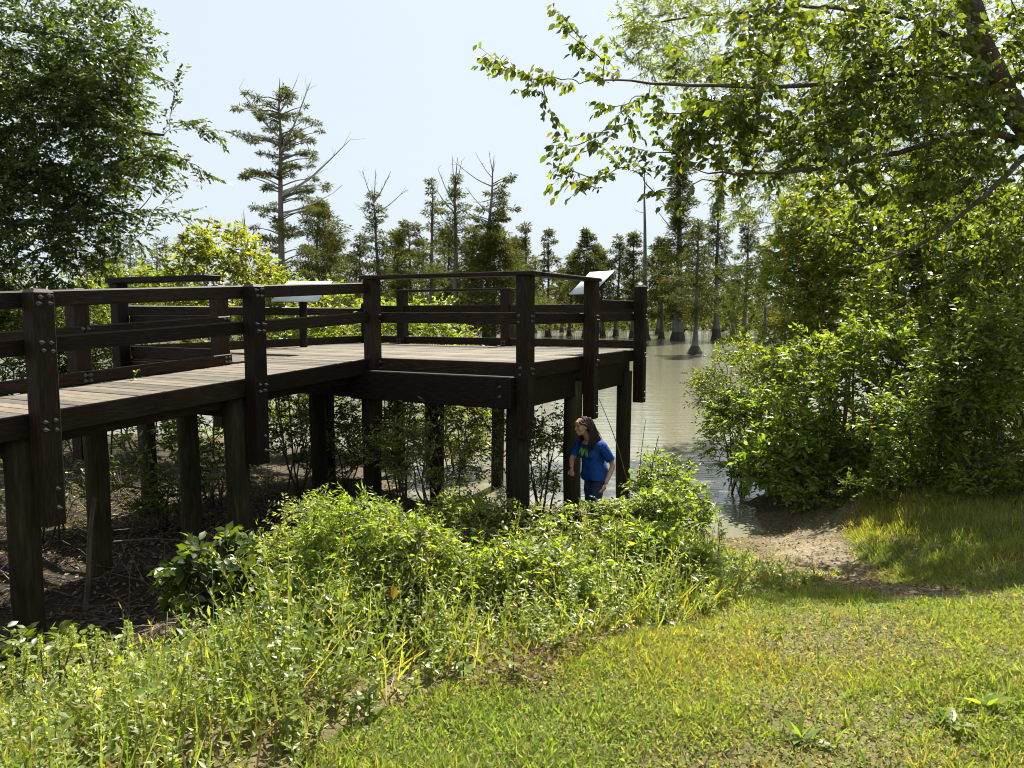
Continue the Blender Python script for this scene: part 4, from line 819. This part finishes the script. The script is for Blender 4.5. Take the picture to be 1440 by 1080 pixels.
# ------------------------------------------------------------------ the woman beside the platform pile
def skin_mesh(verts, edges, root, sub=2):
    """verts: name -> (co, radius or (rx, ry))"""
    names = list(verts); me = bpy.data.meshes.new('skin'); me.from_pydata([tuple(verts[n][0]) for n in names], [(names.index(a), names.index(b)) for a, b in edges], [])
    o = bpy.data.objects.new('skin', me); COL.objects.link(o); o.modifiers.new('s', 'SKIN')
    for i, n in enumerate(names):
        r = verts[n][1]; me.skin_vertices[0].data[i].radius = r if isinstance(r, tuple) else (r, r); me.skin_vertices[0].data[i].use_root = (n == root)
    o.modifiers.new('ss', 'SUBSURF').levels = sub
    dg = bpy.context.evaluated_depsgraph_get(); out = bpy.data.meshes.new_from_object(o.evaluated_get(dg)); bpy.data.objects.remove(o); return out
def fuse(meshes, voxel, smooth=4):
    bm = bmesh.new()
    for m in meshes: bm.from_mesh(m)
    me = bpy.data.meshes.new('fuse'); bm.to_mesh(me); bm.free(); me.materials.clear()
    o = bpy.data.objects.new('fuse', me); COL.objects.link(o); r = o.modifiers.new('r', 'REMESH'); r.mode = 'VOXEL'; r.voxel_size = voxel; r.use_smooth_shade = True
    s = o.modifiers.new('s', 'SMOOTH'); s.factor = .5; s.iterations = smooth
    dg = bpy.context.evaluated_depsgraph_get(); out = bpy.data.meshes.new_from_object(o.evaluated_get(dg)); bpy.data.objects.remove(o); return out
def ball(c, r, M=None, seg=20):
    bm = bmesh.new(); bmesh.ops.create_uvsphere(bm, u_segments=seg, v_segments=seg//2+2, radius=1)
    for v in bm.verts:
        p = Vector((v.co.x*r[0], v.co.y*r[1], v.co.z*r[2])); p = M @ p if M is not None else p; v.co = p+Vector(c)
    me = bpy.data.meshes.new('ball'); bm.to_mesh(me); bm.free(); return me
def tube_mesh(pts, rad, k=8): 
    t = Tubes(k); t.add(pts, rad, cap=True); t2 = t.mesh('t'); return t2
def woman():
    F = np.array([-.80, -.60, 0]); LS = np.array([.60, -.80, 0]); V3 = lambda *a: np.array(a, float)
    g = at(830, 700, 9.75); b = gz(g[0], g[1]); root_loc = b
    pel, sp1, chest, nb = V3(.06, .0, .86), V3(.045, -.01, 1.0), V3(.01, -.03, 1.15), V3(-.03, -.05, 1.29)
    shL, shR = V3(.135, -.17, 1.23), V3(-.12, .11, 1.235); elL, elR = V3(.275, -.17, .98), V3(-.24, .10, 1.01); wrL, wrR = V3(.165, -.27, .745), V3(-.255, -.08, .925)
    hiL, hiR = pel+LS*.085-UP*.04, pel-LS*.085-UP*.04; knL, knR = V3(.05, -.13, .47), V3(.0, .07, .47); anL, anR = V3(.13, -.11, .09), V3(.08, .13, .09)
    hc = V3(-.125, -.115, 1.475)
    vb = {'pel': (pel, .125), 'sp': (sp1, .112), 'ch': (chest, .125), 'nb': (nb, .06), 'nk': (nb+(hc-nb)*.45, .05), 'hd': (hc-UP*.03, .055), 'sL': (shL, .055), 'sR': (shR, .055), 'mL': ((shL+elL)/2, .045), 'mR': ((shR+elR)/2, .045), 'eL': (elL, .039), 'eR': (elR, .039),
          'fL': (elL+(wrL-elL)*.35, .038), 'fR': (elR+(wrR-elR)*.35, .038), 'wL': (wrL, .025), 'wR': (wrR, .025), 'hL': (hiL, .09), 'hR': (hiR, .09), 'kL': (knL, .058), 'kR': (knR, .058), 'cL': (knL+(anL-knL)*.35, .052), 'cR': (knR+(anR-knR)*.35, .052), 'aL': (anL, .035), 'aR': (anR, .035), 'tL': (anL+F*.15-UP*.05, .032), 'tR': (anR+F*.15-UP*.05, .032)}
    ed = [('pel','sp'),('sp','ch'),('ch','nb'),('nb','nk'),('nk','hd'),('ch','sL'),('ch','sR'),('sL','mL'),('mL','eL'),('eL','fL'),('fL','wL'),('sR','mR'),('mR','eR'),('eR','fR'),('fR','wR'),('pel','hL'),('pel','hR'),('hL','kL'),('kL','cL'),('cL','aL'),('aL','tL'),('hR','kR'),('kR','cR'),('cR','aR'),('aR','tR')]
    pieces = [skin_mesh(vb, ed, 'pel')]
    # head: looks left and a little down
    fh = nrm(np.array([-.86, -.50, -.10])); lh = nrm(np.cross(UP, fh)); uh = np.cross(fh, lh); HM = Matrix((tuple(fh), tuple(lh), tuple(uh))).transposed()
    def H(x, y, z): return tuple(hc+fh*x+lh*y+uh*z)
    pieces += [ball(H(0, 0, .02), (.094, .075, .098), HM), ball(H(.018, 0, -.045), (.068, .058, .068), HM), ball(H(.055, 0, -.085), (.028, .03, .026), HM, 12), ball(H(.075, 0, .045), (.022, .05, .04), HM, 14)]
    pieces += [tube_mesh([H(.085, 0, .02), H(.10, 0, .0), H(.112, 0, -.018), H(.092, 0, -.03)], [.010, .012, .014, .008]), ball(H(.088, 0, -.055), (.012, .024, .008), HM, 10), ball(H(.086, 0, -.066), (.012, .022, .008), HM, 10)]
    for s in (-1, 1): pieces += [ball(H(.06, .045*s, -.02), (.03, .022, .028), HM, 12), ball(H(-.005, .078*s, -.005), (.018, .010, .030), HM, 10), ball(H(.083, .033*s, .036), (.012, .024, .008), HM, 10)]
    # hands: palm, four fingers, thumb
    def hand(wr, d, palm_n, curl, side):
        d = nrm(np.array(d)); n = nrm(np.array(palm_n)-d*np.dot(palm_n, d)); sd = np.cross(n, d)*side; out = [ball(tuple(wr+d*.048), (.046, .036, .016), Matrix((tuple(d), tuple(sd), tuple(n))).transposed(), 14)]
        for k, (o, L) in enumerate(((-.027, .062), (-.009, .074), (.010, .070), (.027, .055))):
            p0 = wr+d*.08+sd*o; a1 = nrm(d+n*curl*.4); a2 = nrm(d*.6+n*curl); a3 = nrm(d*.15+n*curl*1.1); p1 = p0+a1*L*.45; p2 = p1+a2*L*.32; p3 = p2+a3*L*.25
            out.append(tube_mesh([p0-d*.02, p0, p1, p2, p3], [.009, .009, .0085, .008, .006]))
        t0 = wr+d*.025-sd*.03; out.append(tube_mesh([t0, t0+nrm(d*.6-sd*.8)*.03, t0+nrm(d*.8-sd*.5)*.055+n*.008, t0+nrm(d-sd*.25)*.075+n*.016], [.012, .011, .0095, .007])); return out
    pieces += hand(wrL, (-.42, -.22, -.75), (-.8, .5, .1), .8, 1)+hand(wrR, (-.1, -.75, -.35), (.6, .0, -.6), .9, -1)
    body = fuse(pieces, .0076, 2)
    ms, nt_, bs = mat('skin'); n = noise(nt_, 14, 4); r = ramp(nt_, n.outputs[0], [(.3, (.36,.19,.125)), (.7, (.46,.26,.18))]); nt_.links.new(r.outputs[0], bs.inputs['Base Color']); bs.inputs['Roughness'].default_value = .5; bs.inputs['Subsurface Weight'].default_value = .1; bs.inputs['Subsurface Radius'].default_value = (.02, .008, .004)
    P = link('person', body, ms); P.location = tuple(root_loc); tag(P, 'woman in a blue T-shirt leaning forward beside the platform pile, long dark hair', 'person')
    # T-shirt
    g_ = .020
    names = list(vb); bones = {e: (vb[e[0]][0], vb[e[1]][0]) for e in ed}
    def garment(bone_t, inflate, vox, zlo, zhi, wob):
        """cloth shell lifted off the body along the given bones (bone -> share of its length covered)"""
        src = fuse([skin_mesh(vb, ed, 'pel')]+[ball(tuple(chest+F*.075+LS*.062*s-UP*.03), (.056, .056, .06)) for s in (-1, 1)], vox, 5); n = len(src.vertices); V = np.zeros(n*3); src.vertices.foreach_get('co', V); V = V.reshape(-1, 3); N = np.zeros(n*3); src.vertices.foreach_get('normal', N); N = N.reshape(-1, 3)
        best = np.full(n, 9.); ok = np.zeros(n, bool)
        for e, (p, q) in bones.items():
            t = np.clip(((V-p)@(q-p))/((q-p)@(q-p)), 0, 1); dd = np.linalg.norm(V-p-t[:, None]*(q-p), axis=1)-.5*(vb[e[0]][1]*(1-t)+vb[e[1]][1]*t); k = dd < best; best[k] = dd[k]; ok[k] = (t <= bone_t.get(e, -1))[k]
        ok &= (V[:, 2] > zlo) & (V[:, 2] < zhi)
        fold = wob*(np.sin(34*V[:, 2]+18*V[:, 0]+9*V[:, 1])+.7*np.sin(51*V[:, 0]-27*V[:, 2]+22*V[:, 1]))
        V2 = V+N*(inflate(V)+fold)[:, None]; src.vertices.foreach_set('co', V2.ravel()); bm = bmesh.new(); bm.from_mesh(src); bm.verts.ensure_lookup_table()
        bmesh.ops.delete(bm, geom=[bm.verts[i] for i in np.where(~ok)[0]], context='VERTS'); bmesh.ops.smooth_vert(bm, verts=bm.verts, factor=.5, use_axis_x=True, use_axis_y=True, use_axis_z=True)
        out = bpy.data.meshes.new('cloth'); bm.to_mesh(out); bm.free(); return out
    sh = garment({('pel','sp'): 1, ('sp','ch'): 1, ('ch','nb'): .8, ('ch','sL'): 1, ('ch','sR'): 1, ('sL','mL'): 1, ('sR','mR'): 1, ('mL','eL'): .55, ('mR','eR'): .55, ('pel','hL'): 1, ('pel','hR'): 1, ('hL','kL'): .2, ('hR','kR'): .2},
                 lambda V: .022+.028*sstep(1.12, .85, V[:, 2]), .009, .735, 1.34, .0035)
    m, nt2, b2 = mat('blue_cotton'); b2.inputs['Roughness'].default_value = .85; b2.inputs['Specular IOR Level'].default_value = .15
    tc = nt2.nodes.new('ShaderNodeTexCoord'); sep = nt2.nodes.new('ShaderNodeSeparateXYZ')
    vr = nt2.nodes.new('ShaderNodeVectorMath'); vr.operation = 'SUBTRACT'; c0 = chest+F*.12; vr.inputs[1].default_value = tuple(c0); nt2.links.new(tc.outputs['Object'], vr.inputs[0])
    def dot(vec):
        q = nt2.nodes.new('ShaderNodeVectorMath'); q.operation = 'DOT_PRODUCT'; q.inputs[1].default_value = vec; nt2.links.new(vr.outputs[0], q.inputs[0]); return q.outputs['Value']
    U, Wd, Fd = dot(tuple(LS)), dot((0, 0, 1)), dot(tuple(F))
    def mth(op, a, b=None, c=None):
        q = nt2.nodes.new('ShaderNodeMath'); q.operation = op
        for i, v in enumerate((a, b, c)):
            if v is None: continue
            if isinstance(v, (int, float)): q.inputs[i].default_value = v
            else: nt2.links.new(v, q.inputs[i])
        return q.outputs[0]
    best = None    # faded green print: slanted strokes
    for (u0, w0, u1, w1) in ((-.11, .03, -.085, -.05), (-.085, -.05, -.06, .03), (-.045, .02, -.03, -.05), (-.03, -.05, -.01, .02), (.015, .025, .015, -.055), (.015, .025, .05, -.055), (.05, .025, .05, -.065), (.075, .02, .075, -.05)):
        dx, dz = u1-u0, w1-w0; L2 = dx*dx+dz*dz
        t = mth('DIVIDE', mth('ADD', mth('MULTIPLY', mth('SUBTRACT', U, u0), dx), mth('MULTIPLY', mth('SUBTRACT', Wd, w0), dz)), L2); t = mth('MINIMUM', mth('MAXIMUM', t, 0.), 1.)
        ex = mth('SUBTRACT', mth('SUBTRACT', U, u0), mth('MULTIPLY', t, dx)); ez = mth('SUBTRACT', mth('SUBTRACT', Wd, w0), mth('MULTIPLY', t, dz)); d = mth('SQRT', mth('ADD', mth('MULTIPLY', ex, ex), mth('MULTIPLY', ez, ez)))
        best = d if best is None else mth('MINIMUM', best, d)
    mask = mth('MULTIPLY', mth('LESS_THAN', best, .011), mth('GREATER_THAN', Fd, -.12))
    nn = noise(nt2, 9, 5); rr = ramp(nt2, nn.outputs[0], [(.3, (.005,.034,.15)), (.7, (.010,.06,.24))]); mx = nt2.nodes.new('ShaderNodeMix'); mx.data_type = 'RGBA'; mx.inputs['B'].default_value = (.16,.36,.03, 1)
    nt2.links.new(rr.outputs[0], mx.inputs['A']); nt2.links.new(mask, mx.inputs['Factor']); nt2.links.new(mx.outputs['Result'], b2.inputs['Base Color']); n3 = noise(nt2, 13, 3, 'Object', (1, 1, .5)); bump(nt2, n3.outputs[0], b2, .9, .03)
    link('t_shirt', sh, m, P)
    tr_ = garment({('pel','sp'): .4, ('pel','hL'): 1, ('pel','hR'): 1, ('hL','kL'): 1, ('hR','kR'): 1, ('kL','cL'): 1, ('kR','cR'): 1, ('cL','aL'): .9, ('cR','aR'): .9}, lambda V: .014+.012*sstep(.6, .2, V[:, 2]), .010, .07, .93, .003)
    jm = plain('navy_denim', (.012,.022,.075), .85); link('trousers', tr_, jm, P)
    shoe = plain('dark_shoe', (.03,.03,.035), .6)
    for a in (anL, anR): link('shoe', fuse([ball(tuple(a+F*.06-UP*.05), (.13, .048, .045), Matrix((tuple(F), tuple(np.cross(UP, F)), (0,0,1))).transposed()), ball(tuple(a-UP*.03), (.05, .05, .06))], .010, 3), shoe, P)
    # hair: strands from the parting over the skull, falling behind and before the shoulders
    rng = np.random.default_rng(3); tb = Tubes(6)
    for k in range(460):
        s = 1 if k % 2 else -1; f = rng.uniform(-.10, .085); a0 = rng.uniform(.0, .25)
        pts = [H(f*.85, .004*s, .122-1.6*max(0, f)**1.0*.45-.9*max(0, -f-.02)*.5), H(f-.01, .05*s, .098-.5*max(0, f)), H(min(f, .03)-.025, .088*s, .035), H(min(f, .0)-.045, .098*s, -.04)]
        sh_ = (shL if s*1 > 0 else shR); drop = rng.uniform(.16, .36); fr = rng.uniform(-.05, .10) if s > 0 else rng.uniform(-.06, .06)
        e = np.array(pts[-1]); back = -F*(.06-fr); pts += [tuple(e+back*.5-UP*drop*.35+LS*s*.012), tuple(e+back*.9-UP*drop*.75+LS*s*.02+rng.normal(0, .012, 3)), tuple(e+back-UP*drop+rng.normal(0, .015, 3))]
        tb.add(polyline(np.array(pts)+rng.normal(0, .0045, (7, 3)), 2), np.linspace(.0062, .0025, 13), 3)
    for k in range(170):
        a = rng.uniform(-1.2, 1.2); top = np.array(H(-.07, .03*math.sin(a), .10)); mid = np.array(H(-.10, .075*math.sin(a), -.01)); e = mid-F*.0-UP*rng.uniform(.22, .36)-F*.05; tb.add(polyline([np.array(H(-.02, .02*math.sin(a), .12)), top, mid, (mid+e)/2-F*.02, e+rng.normal(0, .018, 3)], 2), np.linspace(.008, .003, 9), 3)
    mh, nh, bh = mat('dark_brown_hair'); n = noise(nh, 40, 4, 'Object', (1, 1, .1)); r = ramp(nh, n.outputs[0], [(.3, (.009,.005,.004)), (.7, (.045,.019,.010))]); nh.links.new(r.outputs[0], bh.inputs['Base Color']); bh.inputs['Roughness'].default_value = .58
    link('hair', tb.mesh('hair'), mh, P)
    me_ = plain('dark_eye', (.02,.014,.01), .15)
    for s in (-1, 1): link('eye', ball(H(.083, .032*s, .018), (.009, .013, .008), HM, 10), me_, P)
woman()
